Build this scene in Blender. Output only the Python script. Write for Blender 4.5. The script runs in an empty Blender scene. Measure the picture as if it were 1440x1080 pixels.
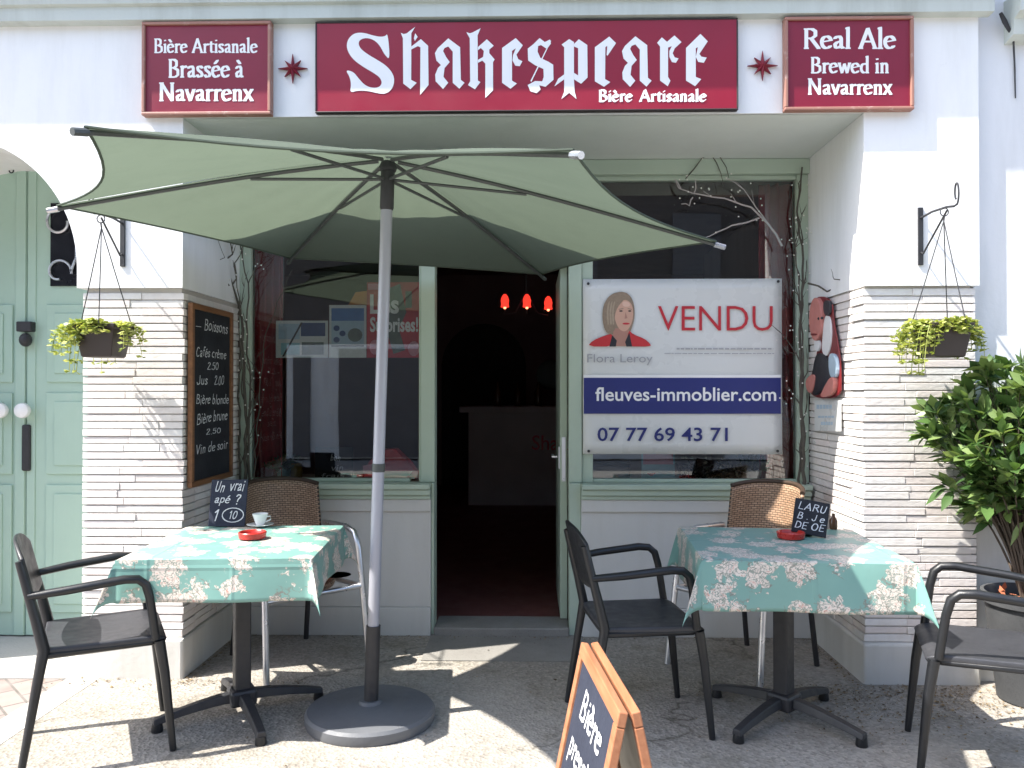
import bpy, bmesh, math, random
from mathutils import Vector, Matrix
random.seed(7)
R = math.radians
sc = bpy.context.scene
col = sc.collection

# ------------------------------------------------------------------ camera
F, YAW, PIT = 1130.0, R(1.25), R(.507)
CAM = Vector((0, -3.86, 1.39))
fw = Vector((-math.sin(YAW)*math.cos(PIT), math.cos(YAW)*math.cos(PIT), math.sin(PIT)))
rt = Vector((math.cos(YAW), math.sin(YAW), 0)); up = rt.cross(fw)
cd = bpy.data.cameras.new('camera'); cam = bpy.data.objects.new('camera', cd); col.objects.link(cam)
cd.sensor_width = 36; cd.lens = 36*F/1440; cd.clip_start = .05; cd.clip_end = 500
cam.matrix_world = Matrix(((rt.x, up.x, -fw.x, CAM.x), (rt.y, up.y, -fw.y, CAM.y), (rt.z, up.z, -fw.z, CAM.z), (0, 0, 0, 1)))
sc.camera = cam
def ray(x, y): return fw + rt*((x-720)/F) + up*((540-y)/F)
def onY(x, y, Y): r = ray(x, y); return CAM + r*((Y-CAM.y)/r.y)
def onX(x, y, X): r = ray(x, y); return CAM + r*((X-CAM.x)/r.x)
def onZ(x, y, Z=0.): r = ray(x, y); return CAM + r*((Z-CAM.z)/r.z)

# ------------------------------------------------------------------ mesh builder
class M:
    def __init__(s): s.v = []; s.f = []; s.uv = None
    def add(s, v, f):
        o = len(s.v); s.v += [Vector(p) for p in v]; s.f += [tuple(i+o for i in q) for q in f]; return s
    def box(s, x0, x1, y0, y1, z0, z1):
        return s.add([(x0,y0,z0),(x1,y0,z0),(x1,y1,z0),(x0,y1,z0),(x0,y0,z1),(x1,y0,z1),(x1,y1,z1),(x0,y1,z1)],
                     [(0,3,2,1),(4,5,6,7),(0,1,5,4),(1,2,6,5),(2,3,7,6),(3,0,4,7)])
    def obox(s, c, sx, sy, sz, m=None):
        m = m or Matrix.Identity(3); c = Vector(c)
        P = [(-1,-1,-1),(1,-1,-1),(1,1,-1),(-1,1,-1),(-1,-1,1),(1,-1,1),(1,1,1),(-1,1,1)]
        return s.add([c + m @ Vector((a*sx/2, b*sy/2, d*sz/2)) for a, b, d in P],
                     [(0,3,2,1),(4,5,6,7),(0,1,5,4),(1,2,6,5),(2,3,7,6),(3,0,4,7)])
    def tube(s, pts, r, n=8, cap=True, sq=1.0):
        pts = [Vector(p) for p in pts]; k = len(pts)
        rr = r if isinstance(r, (list, tuple)) else [r]*k
        t0 = (pts[1]-pts[0]).normalized()
        a = Vector((0,0,1)) if abs(t0.z) < .9 else Vector((0,1,0))
        u = (a - t0*a.dot(t0)).normalized(); V = []
        for i in range(k):
            t = (pts[min(i+1,k-1)]-pts[max(i-1,0)]).normalized()
            u = (u - t*u.dot(t)).normalized(); w = t.cross(u)
            for j in range(n):
                q = 2*math.pi*(j+.5)/n
                V.append(pts[i] + u*(math.cos(q)*rr[i]) + w*(math.sin(q)*rr[i]*sq))
        Fc = [(i*n+j, i*n+(j+1)%n, (i+1)*n+(j+1)%n, (i+1)*n+j) for i in range(k-1) for j in range(n)]
        if cap: Fc += [tuple(range(n))[::-1], tuple((k-1)*n+j for j in range(n))]
        return s.add(V, Fc)
    def lathe(s, prof, c=(0,0,0), n=32, rot=0., m=None):
        c = Vector(c); V = []; k = len(prof)
        for r, z in prof:
            for j in range(n):
                q = 2*math.pi*j/n + rot; p = Vector((r*math.cos(q), r*math.sin(q), z))
                V.append(c + (m @ p if m else p))
        Fc = [(i*n+j, i*n+(j+1)%n, (i+1)*n+(j+1)%n, (i+1)*n+j) for i in range(k-1) for j in range(n)]
        if prof[0][0] > 1e-5: Fc.append(tuple(range(n))[::-1])
        if prof[-1][0] > 1e-5: Fc.append(tuple((k-1)*n+j for j in range(n)))
        return s.add(V, Fc)
    def prism(s, pts, d):
        pts = [Vector(p) for p in pts]; d = Vector(d); n = len(pts)
        return s.add(pts + [p+d for p in pts], [tuple(range(n))[::-1], tuple(range(n, 2*n))] + [(i, (i+1)%n, n+(i+1)%n, n+i) for i in range(n)])
    def ball(s, c, r, n=8, k=6, sz=1.):
        c = Vector(c)
        return s.lathe([(max(1e-6, r*math.sin(math.pi*i/k)), -r*sz*math.cos(math.pi*i/k)) for i in range(k+1)], c, n)
    def torus(s, c, R0, r, ax, n=24, a0=0, a1=2*math.pi):
        u, w = ax; c = Vector(c)
        return s.tube([c + Vector(u)*(R0*math.cos(a0+(a1-a0)*i/n)) + Vector(w)*(R0*math.sin(a0+(a1-a0)*i/n)) for i in range(n+1)], r, 6)
    def grid(s, fn, nu, nv):
        V = [fn(i/nu, j/nv) for j in range(nv+1) for i in range(nu+1)]
        return s.add(V, [(j*(nu+1)+i, j*(nu+1)+i+1, (j+1)*(nu+1)+i+1, (j+1)*(nu+1)+i) for j in range(nv) for i in range(nu)])
    def build(s, name, mat, parent=None, smooth=None, bevel=0, solid=0, local=False, sub=0, weld=False):
        off = Vector((0,0,0))
        if parent is not None and not local:
            p = parent
            while p is not None: off += p.location; p = p.parent
        me = bpy.data.meshes.new(name)
        me.from_pydata([v-off for v in s.v], [], s.f); me.update()
        if s.uv:
            l = me.uv_layers.new(name='UVMap')
            for lp in me.loops: l.data[lp.index].uv = s.uv[lp.vertex_index]
        bm = bmesh.new(); bm.from_mesh(me)
        if weld: bmesh.ops.remove_doubles(bm, verts=bm.verts, dist=1e-4)
        bmesh.ops.recalc_face_normals(bm, faces=bm.faces); bm.to_mesh(me); bm.free()
        me.materials.append(mat)
        if smooth:
            me.shade_smooth(); me.set_sharp_from_angle(angle=R(smooth))
        o = bpy.data.objects.new(name, me); col.objects.link(o)
        if parent is not None: o.parent = parent
        if solid:
            q = o.modifiers.new('thickness', 'SOLIDIFY'); q.thickness = solid; q.offset = 0
        if bevel:
            q = o.modifiers.new('bevel', 'BEVEL'); q.width = bevel; q.segments = 2; q.limit_method = 'ANGLE'; q.angle_limit = R(40)
        if sub:
            q = o.modifiers.new('sub', 'SUBSURF'); q.levels = sub; q.render_levels = sub
        return o
def tag(o, label=None, cat=None, group=None, kind=None):
    if label: o['label'] = label
    if cat: o['category'] = cat
    if group: o['group'] = group
    if kind: o['kind'] = kind
    return o
def thing(name, loc, label, cat, group=None, rz=0):
    o = bpy.data.objects.new(name, None); col.objects.link(o); o.location = loc; o.rotation_euler = (0, 0, rz)
    o.empty_display_size = .05
    return tag(o, label, cat, group)
def copy_tree(o, parent=None):
    c = o.copy(); col.objects.link(c)
    if parent: c.parent = parent
    for ch in list(o.children): copy_tree(ch, c)
    return c

# ------------------------------------------------------------------ materials
class NT:
    def __init__(s, name):
        s.m = bpy.data.materials.new(name); s.m.use_nodes = True; s.t = s.m.node_tree; s.t.nodes.clear()
        s.out = s.n('ShaderNodeOutputMaterial'); s._tc = None
    def n(s, t, **k):
        x = s.t.nodes.new(t)
        for a, b in k.items():
            if hasattr(x, a): setattr(x, a, b)
        return x
    def l(s, a, b): s.t.links.new(a, b)
    def tc(s, w='Object'):
        if not s._tc: s._tc = s.n('ShaderNodeTexCoord')
        return s._tc.outputs[w]
    def mapped(s, scale=(1,1,1), rot=(0,0,0), w='Object'):
        mp = s.n('ShaderNodeMapping'); mp.inputs['Scale'].default_value = scale; mp.inputs['Rotation'].default_value = rot
        s.l(s.tc(w), mp.inputs[0]); return mp.outputs[0]
    def noise(s, scale, det=4, vec=None, rough=.55):
        x = s.n('ShaderNodeTexNoise'); x.inputs['Scale'].default_value = scale; x.inputs['Detail'].default_value = det; x.inputs['Roughness'].default_value = rough
        s.l(vec if vec else s.tc(), x.inputs['Vector']); return x.outputs['Fac']
    def voro(s, scale, vec=None, feat='F1', rand=1., outp='Distance'):
        x = s.n('ShaderNodeTexVoronoi'); x.feature = feat; x.inputs['Scale'].default_value = scale; x.inputs['Randomness'].default_value = rand
        s.l(vec if vec else s.tc(), x.inputs['Vector']); return x.outputs[outp]
    def ramp(s, fac, stops):
        x = s.n('ShaderNodeValToRGB'); e = x.color_ramp.elements
        while len(e) < len(stops): e.new(.5)
        for i, (p, c) in enumerate(stops):
            e[i].position = p; e[i].color = (*c, 1) if isinstance(c, (tuple, list)) else (c, c, c, 1)
        s.l(fac, x.inputs[0]); return x.outputs[0]
    def mix(s, fac, a, b, mode='MIX'):
        x = s.n('ShaderNodeMix'); x.data_type = 'RGBA'; x.blend_type = mode
        for i, q in ((0, fac), (6, a), (7, b)):
            if isinstance(q, bpy.types.NodeSocket): s.l(q, x.inputs[i])
            elif i == 0: x.inputs[0].default_value = q
            else: x.inputs[i].default_value = (*q, 1)
        return x.outputs[2]
    def math(s, op, a, b=0.):
        x = s.n('ShaderNodeMath'); x.operation = op
        for i, q in ((0, a), (1, b)):
            if isinstance(q, bpy.types.NodeSocket): s.l(q, x.inputs[i])
            else: x.inputs[i].default_value = q
        return x.outputs[0]
    def bump(s, h, strength=.3, dist=.01):
        x = s.n('ShaderNodeBump'); x.inputs['Strength'].default_value = strength; x.inputs['Distance'].default_value = dist
        s.l(h, x.inputs['Height']); return x.outputs[0]
    def bsdf(s, colr, rough=.6, metal=0., normal=None, spec=.5, **k):
        x = s.n('ShaderNodeBsdfPrincipled')
        if isinstance(colr, bpy.types.NodeSocket): s.l(colr, x.inputs['Base Color'])
        else: x.inputs['Base Color'].default_value = (*colr, 1)
        if isinstance(rough, bpy.types.NodeSocket): s.l(rough, x.inputs['Roughness'])
        else: x.inputs['Roughness'].default_value = rough
        x.inputs['Metallic'].default_value = metal; x.inputs['Specular IOR Level'].default_value = spec
        if normal: s.l(normal, x.inputs['Normal'])
        for a, b in k.items(): x.inputs[a].default_value = b
        return x.outputs[0]
    def done(s, sh): s.l(sh, s.out.inputs[0]); return s.m
def simple(name, c, rough=.6, var=.12, vs=6., bs=0., bsc=60., metal=0., spec=.5, bd=.003):
    t = NT(name)
    d = tuple(x*(1-var) for x in c); e = tuple(min(1, x*(1+var)) for x in c)
    cc = t.mix(t.noise(vs, 5), d, e)
    nb = t.bump(t.noise(bsc, 4), bs, bd) if bs else None
    rr = t.ramp(t.noise(vs*2.3, 3), [(.3, max(0, rough-.08)), (.7, min(1, rough+.08))])
    return t.done(t.bsdf(cc, rr, metal, nb, spec))
def mk_plaster(name, c, stain=(.52,.52,.48), amt=.35):
    t = NT(name)
    st = t.noise(1., 6, t.mapped((5, 5, .7)), .65)
    k = t.ramp(st, [(.46, 0.), (.76, amt)])
    c1 = t.mix(t.noise(2.2, 5), tuple(x*.95 for x in c), c)
    cc = t.mix(k, c1, stain)
    sp = t.ramp(t.noise(28, 8, None, .75), [(.64, 0.), (.76, .4)])
    cc = t.mix(sp, cc, stain)
    nb = t.bump(t.math('ADD', t.noise(35, 6), t.math('MULTIPLY', t.noise(4, 3), 2.)), .22, .006)
    return t.done(t.bsdf(cc, .85, 0, nb, .25))
def mk_stone():
    t = NT('split_stone')
    g = t.n('ShaderNodeNewGeometry').outputs['Random Per Island']
    base = t.ramp(g, [(0, (.66,.63,.60)), (.3, (.72,.70,.68)), (.6, (.70,.63,.60)), (1, (.76,.74,.72))])
    cc = t.mix(t.ramp(t.noise(22, 6), [(.4, 0.), (.8, .35)]), base, (.52,.46,.41))
    nb = t.bump(t.noise(40, 6, t.mapped((1,1,1.6))), .3, .008)
    return t.done(t.bsdf(cc, .85, 0, nb, .2))
def mk_concrete():
    t = NT('aggregate_concrete')
    big = t.noise(1.3, 6, None, .6)
    c = t.mix(t.ramp(big, [(.3, 0.), (.7, 1.)]), (.215,.195,.165), (.33,.305,.27))
    agg = t.voro(75, None, 'F1', 1., 'Color')
    sep = t.n('ShaderNodeSeparateColor'); t.l(agg, sep.inputs[0])
    c = t.mix(t.ramp(sep.outputs[0], [(.45, 0.), (.8, .4)]), c, (.46,.42,.36))
    c = t.mix(t.ramp(sep.outputs[1], [(.68, 0.), (.85, .4)]), c, (.12,.105,.09))
    moss = t.noise(3.1, 7, None, .7)
    c = t.mix(t.ramp(moss, [(.52, 0.), (.7, .55)]), c, (.12,.105,.07))
    nz = t.n('ShaderNodeTexNoise'); nz.inputs['Scale'].default_value = 3.5; nz.inputs['Detail'].default_value = 6; t.l(t.tc(), nz.inputs['Vector'])
    dv = t.n('ShaderNodeVectorMath'); dv.operation = 'SCALE'; t.l(nz.outputs['Color'], dv.inputs[0]); dv.inputs['Scale'].default_value = .35
    av = t.n('ShaderNodeVectorMath'); av.operation = 'ADD'; t.l(t.tc(), av.inputs[0]); t.l(dv.outputs[0], av.inputs[1])
    ck = t.math('MULTIPLY', t.ramp(t.voro(.6, av.outputs[0], 'DISTANCE_TO_EDGE'), [(.0, .75), (.006, 0.)]), t.ramp(t.noise(1.1, 2), [(.46, 0.), (.56, 1.)]))
    c = t.mix(ck, c, (.07,.06,.045))
    c = t.mix(t.ramp(t.noise(.8, 5, t.mapped((1,1,1), (0,0,1.)), .6), [(.5, 0.), (.68, .5)]), c, (.42,.40,.37))
    sp = t.ramp(t.noise(6, 9, None, .75), [(.6, 0.), (.72, .5)])
    c = t.mix(sp, c, (.10,.09,.07))
    h = t.math('ADD', t.voro(75), t.math('MULTIPLY', t.noise(9, 5), .8))
    return t.done(t.bsdf(c, .85, 0, t.bump(h, .5, .008), .3))
def mk_cement(name, a, b):
    t = NT(name)
    c = t.mix(t.ramp(t.noise(3.5, 7, None, .65), [(.3, 0.), (.7, 1.)]), a, b)
    c = t.mix(t.ramp(t.noise(120, 3), [(.55, 0.), (.75, .5)]), c, tuple(x*.55 for x in a))
    return t.done(t.bsdf(c, .8, 0, t.bump(t.noise(60, 6), .3, .004), .3))
def mk_pavers():
    t = NT('street_pavers')
    b = t.n('ShaderNodeTexBrick'); b.inputs['Scale'].default_value = 1.; b.inputs['Brick Width'].default_value = .2; b.inputs['Row Height'].default_value = .1
    b.inputs['Mortar Size'].default_value = .006; b.inputs['Color1'].default_value = (.20,.15,.135,1); b.inputs['Color2'].default_value = (.27,.22,.20,1); b.inputs['Mortar'].default_value = (.10,.09,.08,1)
    t.l(t.mapped((1,1,1), (0,0,R(45))), b.inputs['Vector'])
    c = t.mix(t.ramp(t.noise(7, 6), [(.4, 0.), (.7, .5)]), b.outputs[0], (.30,.27,.25))
    return t.done(t.bsdf(c, .85, 0, t.bump(b.outputs['Fac'], -.4, .01), .3))
def mk_paint(name, c, rough=.45, wear=(.45,.47,.42), amt=.3):
    t = NT(name)
    cc = t.mix(t.noise(3, 5), tuple(x*.9 for x in c), tuple(min(1, x*1.08) for x in c))
    cc = t.mix(t.ramp(t.noise(14, 8, None, .7), [(.58, 0.), (.74, amt)]), cc, wear)
    return t.done(t.bsdf(cc, rough, 0, t.bump(t.noise(28, 5, t.mapped((3,3,.6))), .15, .003), .4))
def mk_canopy():
    t = NT('parasol_canvas')
    w = t.n('ShaderNodeTexWave'); w.inputs['Scale'].default_value = 180; t.l(t.tc(), w.inputs['Vector'])
    c = t.mix(t.noise(2.5, 5), (.122,.148,.121), (.142,.170,.141))
    c = t.mix(t.ramp(t.noise(11, 7, None, .7), [(.5, 0.), (.8, .25)]), c, (.10,.122,.10))
    d = t.n('ShaderNodeBsdfDiffuse'); t.l(c, d.inputs[0])
    tr = t.n('ShaderNodeBsdfTranslucent'); c2 = t.mix(1., c, (.95,1.,.88), 'MULTIPLY'); t.l(c2, tr.inputs[0])
    t.l(t.bump(t.math('ADD', t.noise(9, 5), t.math('MULTIPLY', w.outputs[1], .05)), .4, .012), d.inputs['Normal'])
    m = t.n('ShaderNodeMixShader'); m.inputs[0].default_value = .42; t.l(d.outputs[0], m.inputs[1]); t.l(tr.outputs[0], m.inputs[2])
    return t.done(m.outputs[0])
def mk_cloth():
    t = NT('flowered_oilcloth')
    uv = t.mapped((1,1,1), (0,0,R(20)), 'UV')
    nz = t.n('ShaderNodeTexNoise'); nz.inputs['Scale'].default_value = 26; nz.inputs['Detail'].default_value = 4; t.l(uv, nz.inputs['Vector'])
    dv = t.n('ShaderNodeVectorMath'); dv.operation = 'SCALE'; t.l(nz.outputs['Color'], dv.inputs[0]); dv.inputs['Scale'].default_value = .095
    av = t.n('ShaderNodeVectorMath'); av.operation = 'ADD'; t.l(uv, av.inputs[0]); t.l(dv.outputs[0], av.inputs[1]); wv = av.outputs[0]
    clus = t.voro(7.2, wv, 'F1', .8)
    edge = t.math('ADD', clus, t.math('MULTIPLY', t.voro(34, wv, 'F1', 1.), .30))
    mask = t.ramp(edge, [(.575, 1.), (.61, 0.)])
    twig = t.voro(8.5, wv, 'DISTANCE_TO_EDGE', 1.)
    sx = t.n('ShaderNodeSeparateXYZ'); t.l(t.tc('UV'), sx.inputs[0]); cr = []
    for ax_ in (0, 1):
        q = t.math('ABSOLUTE', t.math('SUBTRACT', t.math('FRACT', t.math('ADD', t.math('MULTIPLY', sx.outputs[ax_], 3.1), .13)), .5))
        cr.append(t.ramp(q, [(0, 1.), (.035, 0.)]))
    crease = t.math('ADD', cr[0], cr[1])
    pet = t.voro(46, wv, 'F1', 1.)
    gap = t.ramp(t.voro(46, wv, 'DISTANCE_TO_EDGE', 1.), [(.02, 0.), (.09, 1.)])
    pc = t.ramp(pet, [(.06, (.42,.17,.13)), (.17, (.58,.40,.34)), (.34, (.68,.62,.55)), (.8, (.56,.48,.42))])
    base = t.mix(t.noise(9, 4, uv), (.145,.29,.255), (.185,.345,.305))
    brn = t.ramp(twig, [(.012, 1.), (.03, 0.)])
    near = t.ramp(clus, [(.5, 1.), (.6, 0.)])
    base = t.mix(t.math('MULTIPLY', brn, t.math('MULTIPLY', near, .75)), base, (.20,.14,.12))
    f = t.math('MULTIPLY', mask, gap)
    c = t.mix(f, base, pc)
    c = t.mix(t.math('MULTIPLY', mask, t.math('MULTIPLY', t.math('SUBTRACT', 1., gap), .7)), c, (.24,.22,.18))
    return t.done(t.bsdf(c, .38, 0, t.bump(t.math('ADD', crease, t.noise(7, 3, t.tc('UV'))), .2, .012), .5))
def mk_wicker(name, c1, c2):
    t = NT(name)
    a = t.n('ShaderNodeTexWave'); a.bands_direction = 'Z'; a.inputs['Scale'].default_value = 24; a.inputs['Distortion'].default_value = 1.5; t.l(t.tc('UV'), a.inputs['Vector'])
    ck = t.n('ShaderNodeTexBrick'); ck.inputs['Scale'].default_value = 1.; ck.inputs['Brick Width'].default_value = .030; ck.inputs['Row Height'].default_value = .012; ck.inputs['Mortar Size'].default_value = .0016
    ck.inputs['Mortar'].default_value = (.02,.012,.008,1); ck.inputs['Color1'].default_value = (*c1, 1); ck.inputs['Color2'].default_value = (*c2, 1)
    t.l(t.tc('UV'), ck.inputs['Vector'])
    c = t.mix(t.ramp(t.noise(30, 5, t.tc('UV')), [(.4, 0.), (.7, .5)]), ck.outputs[0], tuple(x*.5 for x in c1))
    return t.done(t.bsdf(c, .55, 0, t.bump(ck.outputs['Fac'], -.9, .01), .4))
def mk_leaf(name, a, b, cdark, rough=.35, trans=.25):
    t = NT(name)
    g = t.n('ShaderNodeNewGeometry').outputs['Random Per Island']
    c = t.ramp(g, [(0, cdark), (.45, a), (1, b)])
    p = t.bsdf(c, rough, 0, None, .5)
    tr = t.n('ShaderNodeBsdfTranslucent'); t.l(t.mix(1., c, (1., 1., .55), 'MULTIPLY'), tr.inputs[0])
    m = t.n('ShaderNodeMixShader'); m.inputs[0].default_value = trans; t.l(p, m.inputs[1]); t.l(tr.outputs[0], m.inputs[2])
    return t.done(m.outputs[0])
def mk_glass():
    t = NT('shop_glass')
    fr = t.n('ShaderNodeFresnel'); fr.inputs[0].default_value = 1.85
    tr = t.n('ShaderNodeBsdfTransparent'); tr.inputs[0].default_value = (.93,.95,.94,1)
    g = t.n('ShaderNodeBsdfGlossy'); g.inputs['Roughness'].default_value = .0
    t.l(t.bump(t.noise(1.6, 2), .02, .02), g.inputs['Normal'])
    m = t.n('ShaderNodeMixShader'); t.l(fr.outputs[0], m.inputs[0]); t.l(tr.outputs[0], m.inputs[1]); t.l(g.outputs[0], m.inputs[2])
    return t.done(m.outputs[0])
def mk_wood(name, a, b, rough=.45):
    t = NT(name)
    n = t.noise(3, 6, t.mapped((14, 1.2, 14)), .6)
    return t.done(t.bsdf(t.mix(t.ramp(n, [(.3, 0.), (.7, 1.)]), a, b), rough, 0, t.bump(n, .15, .003), .4))
def mk_emit(name, c, s, base=(.3,.02,.02)):
    t = NT(name)
    return t.done(t.bsdf(base, .4, 0, None, .4, **{'Emission Color': (*c, 1), 'Emission Strength': s}))

WHITE = mk_plaster('white_render', (.83,.83,.82))
NEIGH = mk_plaster('neighbour_render', (.72,.73,.74), (.45,.46,.46), .4)
SOFFIT = mk_plaster('soffit_paint', (.66,.70,.665), (.50,.54,.5), .25)
CORN = mk_plaster('cornice_paint', (.56,.60,.565), (.33,.35,.31), .6)
STONE = mk_stone()
JOINT = simple('stone_joint', (.47,.44,.41), .95)
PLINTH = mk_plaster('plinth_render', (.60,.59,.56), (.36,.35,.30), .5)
DADO = mk_plaster('dado_render', (.57,.565,.54), (.42,.41,.37), .35)
GREEN = mk_paint('green_paint', (.415,.50,.405), .45, (.48,.51,.45))
DOORG = mk_paint('door_green_paint', (.40,.555,.455), .5, (.48,.56,.48), .3)
CONC = mk_concrete()
SLAB = mk_cement('cement_slab', (.20,.19,.175), (.27,.26,.24))
KERB = mk_cement('kerb_stone', (.40,.39,.36), (.50,.48,.45))
PAVE = mk_pavers()
ROAD = mk_cement('street_surface', (.24,.23,.22), (.32,.31,.29))
BLACKM = simple('black_resin', (.010,.011,.013), .42, .25, 8, .15, 200, 0, .5)
SEATM = simple('charcoal_resin', (.036,.037,.042), .46, .35, 9, .2, 250)
IRON = simple('black_iron', (.025,.025,.028), .5, .3, 20, .1, 90)
ALU = simple('aluminium_tube', (.62,.63,.66), .32, .1, 8, 0, 60, .9)
POLE = simple('parasol_pole', (.36,.37,.42), .42, .08, 4, .05, 50, .25)
RIBM = simple('parasol_rib', (.055,.062,.06), .5, .2, 8)
BASEM = simple('cast_base', (.115,.12,.13), .55, .25, 5, .25, 90)
CANOPY = mk_canopy()
CLOTH = mk_cloth()
REDSIGN = simple('crimson_sign', (.255,.009,.027), .38, .15, 3, .05, 30, 0, .5)
WINE = simple('wine_sign', (.205,.011,.030), .4, .2, 3, .05, 30, 0, .5)
BRONZE = mk_paint('worn_sign_frame', (.34,.17,.13), .5, (.62,.52,.46), .7)
DKFRAME = simple('dark_sign_frame', (.03,.022,.022), .5)
LETTER = simple('white_lettering', (.82,.82,.82), .5, .05)
CHALK = simple('chalk', (.60,.61,.63), .95, .25, 60)
SLATE = mk_cement('slate_black', (.013,.014,.018), (.03,.032,.04))
SLATEB = mk_cement('slate_blue', (.018,.022,.038), (.034,.04,.062))
GLASS = mk_glass()
DGLASS = simple('dark_door_glass', (.012,.013,.018), .12, .1)
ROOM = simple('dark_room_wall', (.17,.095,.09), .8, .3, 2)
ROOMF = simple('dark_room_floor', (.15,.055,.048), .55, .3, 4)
BARM = simple('bar_panel', (.42,.36,.34), .6, .2, 3)
BLK = simple('very_dark', (.008,.007,.008), .7)
CURT = simple('red_curtain', (.30,.022,.032), .8, .25, 10, .2, 80)
WICK = mk_wicker('brown_wicker', (.32,.21,.14), (.42,.29,.20))
WICK2 = mk_wicker('honey_wicker', (.33,.20,.12), (.43,.28,.18))
LAUREL = mk_leaf('laurel_leaf', (.105,.19,.055), (.27,.36,.13), (.045,.10,.032), .34, .32)
TRAIL = mk_leaf('yellow_trailing_leaf', (.38,.43,.10), (.55,.57,.22), (.17,.24,.05), .5, .35)
LITTER = mk_leaf('dry_litter', (.15,.10,.05), (.30,.22,.12), (.06,.04,.022), .9, .05)
BARK = simple('bark', (.10,.075,.055), .9, .3, 30, .4, 60)
TWIGD = simple('dark_twig', (.085,.075,.06), .85, .3, 30)
TWIGP = simple('pale_twig', (.42,.38,.38), .8, .2, 30)
POTB = simple('brown_plastic', (.035,.024,.020), .4, .2, 10)
POTG = mk_cement('grey_pot', (.045,.047,.050), (.075,.077,.08))
SOIL = simple('soil', (.05,.035,.022), .95, .4, 40, .8, 60)
WOOD = mk_wood('orange_wood', (.30,.115,.055), (.42,.185,.095))
WOODB = mk_wood('brown_frame_wood', (.15,.065,.028), (.25,.115,.05))
REDCER = simple('red_melamine', (.42,.025,.018), .3, .15, 20)
PORC = simple('white_porcelain', (.82,.82,.80), .2, .03)
def mk_panel():
    t = NT('printed_panel')
    wv = t.noise(2.2, 3, t.mapped((1.2,1,.7), (0,R(35),0)))
    return t.done(t.bsdf(t.mix(t.noise(2, 4), (.62,.635,.62), (.68,.685,.67)), t.ramp(t.noise(5, 4), [(.3, .22), (.7, .36)]), 0, t.bump(wv, .5, .03), .5))
PAPER = mk_panel()
NAVY = simple('navy_print', (.012,.020,.155), .45, .1)
VRED = simple('red_print', (.48,.018,.032), .45, .1)
GREYP = simple('grey_print', (.36,.36,.38), .6)
SKIN = simple('printed_skin', (.56,.33,.24), .5, .08)
SKIND = simple('printed_skin_shadow', (.40,.20,.15), .5, .08)
SKINL = simple('printed_skin_light', (.66,.43,.33), .5, .06)
HAIRL = simple('printed_hair_light', (.36,.28,.20), .5, .25, 60)
HAIR = simple('printed_hair', (.26,.19,.13), .5, .25, 60)
PRED = simple('printed_red', (.50,.025,.03), .5)
BLUEP = simple('blue_print', (.06,.17,.40), .4, .3, 14)
SKYP = simple('pale_blue_print', (.38,.50,.60), .4, .2, 20)
DBLUE = simple('deep_blue_print', (.02,.055,.17), .4, .3, 20)
ORAN = simple('orange_card', (.62,.22,.03), .5)
PINKP = simple('pink_print', (.62,.22,.27), .5, .2, 20)
TEALP = simple('teal_print', (.30,.52,.58), .5, .2, 20)
GREYG = simple('grey_green_print', (.12,.15,.13), .5, .5, 25)
CREAM = simple('cream_panel', (.55,.52,.42), .5)
GOLDJ = simple('amber_jar', (.24,.15,.02), .2, .2)
DKGREEN = mk_leaf('houseplant_leaf', (.03,.055,.018), (.055,.10,.03), (.015,.03,.01), .4, .15)
CUSH = simple('orange_cushion', (.42,.13,.06), .85, .15, 30, .3, 200)
CUSHG = simple('grey_fabric', (.13,.135,.125), .9, .2, 40, .3, 200)
PINKC = simple('painted_pink', (.52,.20,.17), .5, .2, 15)
PWHITE = simple('painted_white', (.70,.70,.70), .5)
PBLACK = simple('painted_black', (.02,.02,.025), .4)
PDRED = simple('painted_dark_red', (.16,.012,.014), .4)
OPP = mk_plaster('opposite_render', (.80,.77,.74), (.42,.38,.33), .4)
OPPD = simple('dark_mirrored_storey', (.10,.085,.075), .8, .2, 3)  # upper storey coloured dark so the shop window mirrors dark there
OPPW = simple('opposite_shutter', (.12,.11,.11), .5)
LAMPR = mk_emit('lit_red_shade', (1., .035, .02), .55)
LAMPC = mk_emit('lit_red_bulb', (1., .25, .12), 1.3)
BULB = simple('fairy_bulb', (.80,.78,.72), .2)
BROWNG = simple('brown_glass', (.08,.035,.015), .15)

# ------------------------------------------------------------------ lettering helpers
def text_into(m, s, P, x0, x1, z0, z1, n, th=.0012, bold=0., shear=0.):
    """built-in font, fitted into x0..x1, z0..z1 of the plane P(a, b) -> point; n = outward normal"""
    cu = bpy.data.curves.new('lettering', 'FONT'); cu.body = s; cu.offset = bold; cu.shear = shear; cu.resolution_u = 3
    o = bpy.data.objects.new('lettering', cu); col.objects.link(o)
    dg = bpy.context.evaluated_depsgraph_get()
    me = bpy.data.meshes.new_from_object(o.evaluated_get(dg))
    xs = [v.co.x for v in me.vertices]; ys = [v.co.y for v in me.vertices]
    ax, bx, ay, by = min(xs), max(xs), min(ys), max(ys); n = Vector(n)
    V = [P(x0+(v.co.x-ax)/(bx-ax)*(x1-x0), z0+(v.co.y-ay)/(by-ay)*(z1-z0)) + n*th for v in me.vertices]
    m.add(V, [tuple(p.vertices) for p in me.polygons])
    bpy.data.objects.remove(o); bpy.data.curves.remove(cu); bpy.data.meshes.remove(me)
def arc(cx, cy, rx, ry, a0, a1, n=9): return [(cx+rx*math.cos(R(a0+(a1-a0)*i/n)), cy+ry*math.sin(R(a0+(a1-a0)*i/n))) for i in range(n+1)]
ser = lambda x, y, w=.9: [(x-w, y), (x+w, y)]
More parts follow.
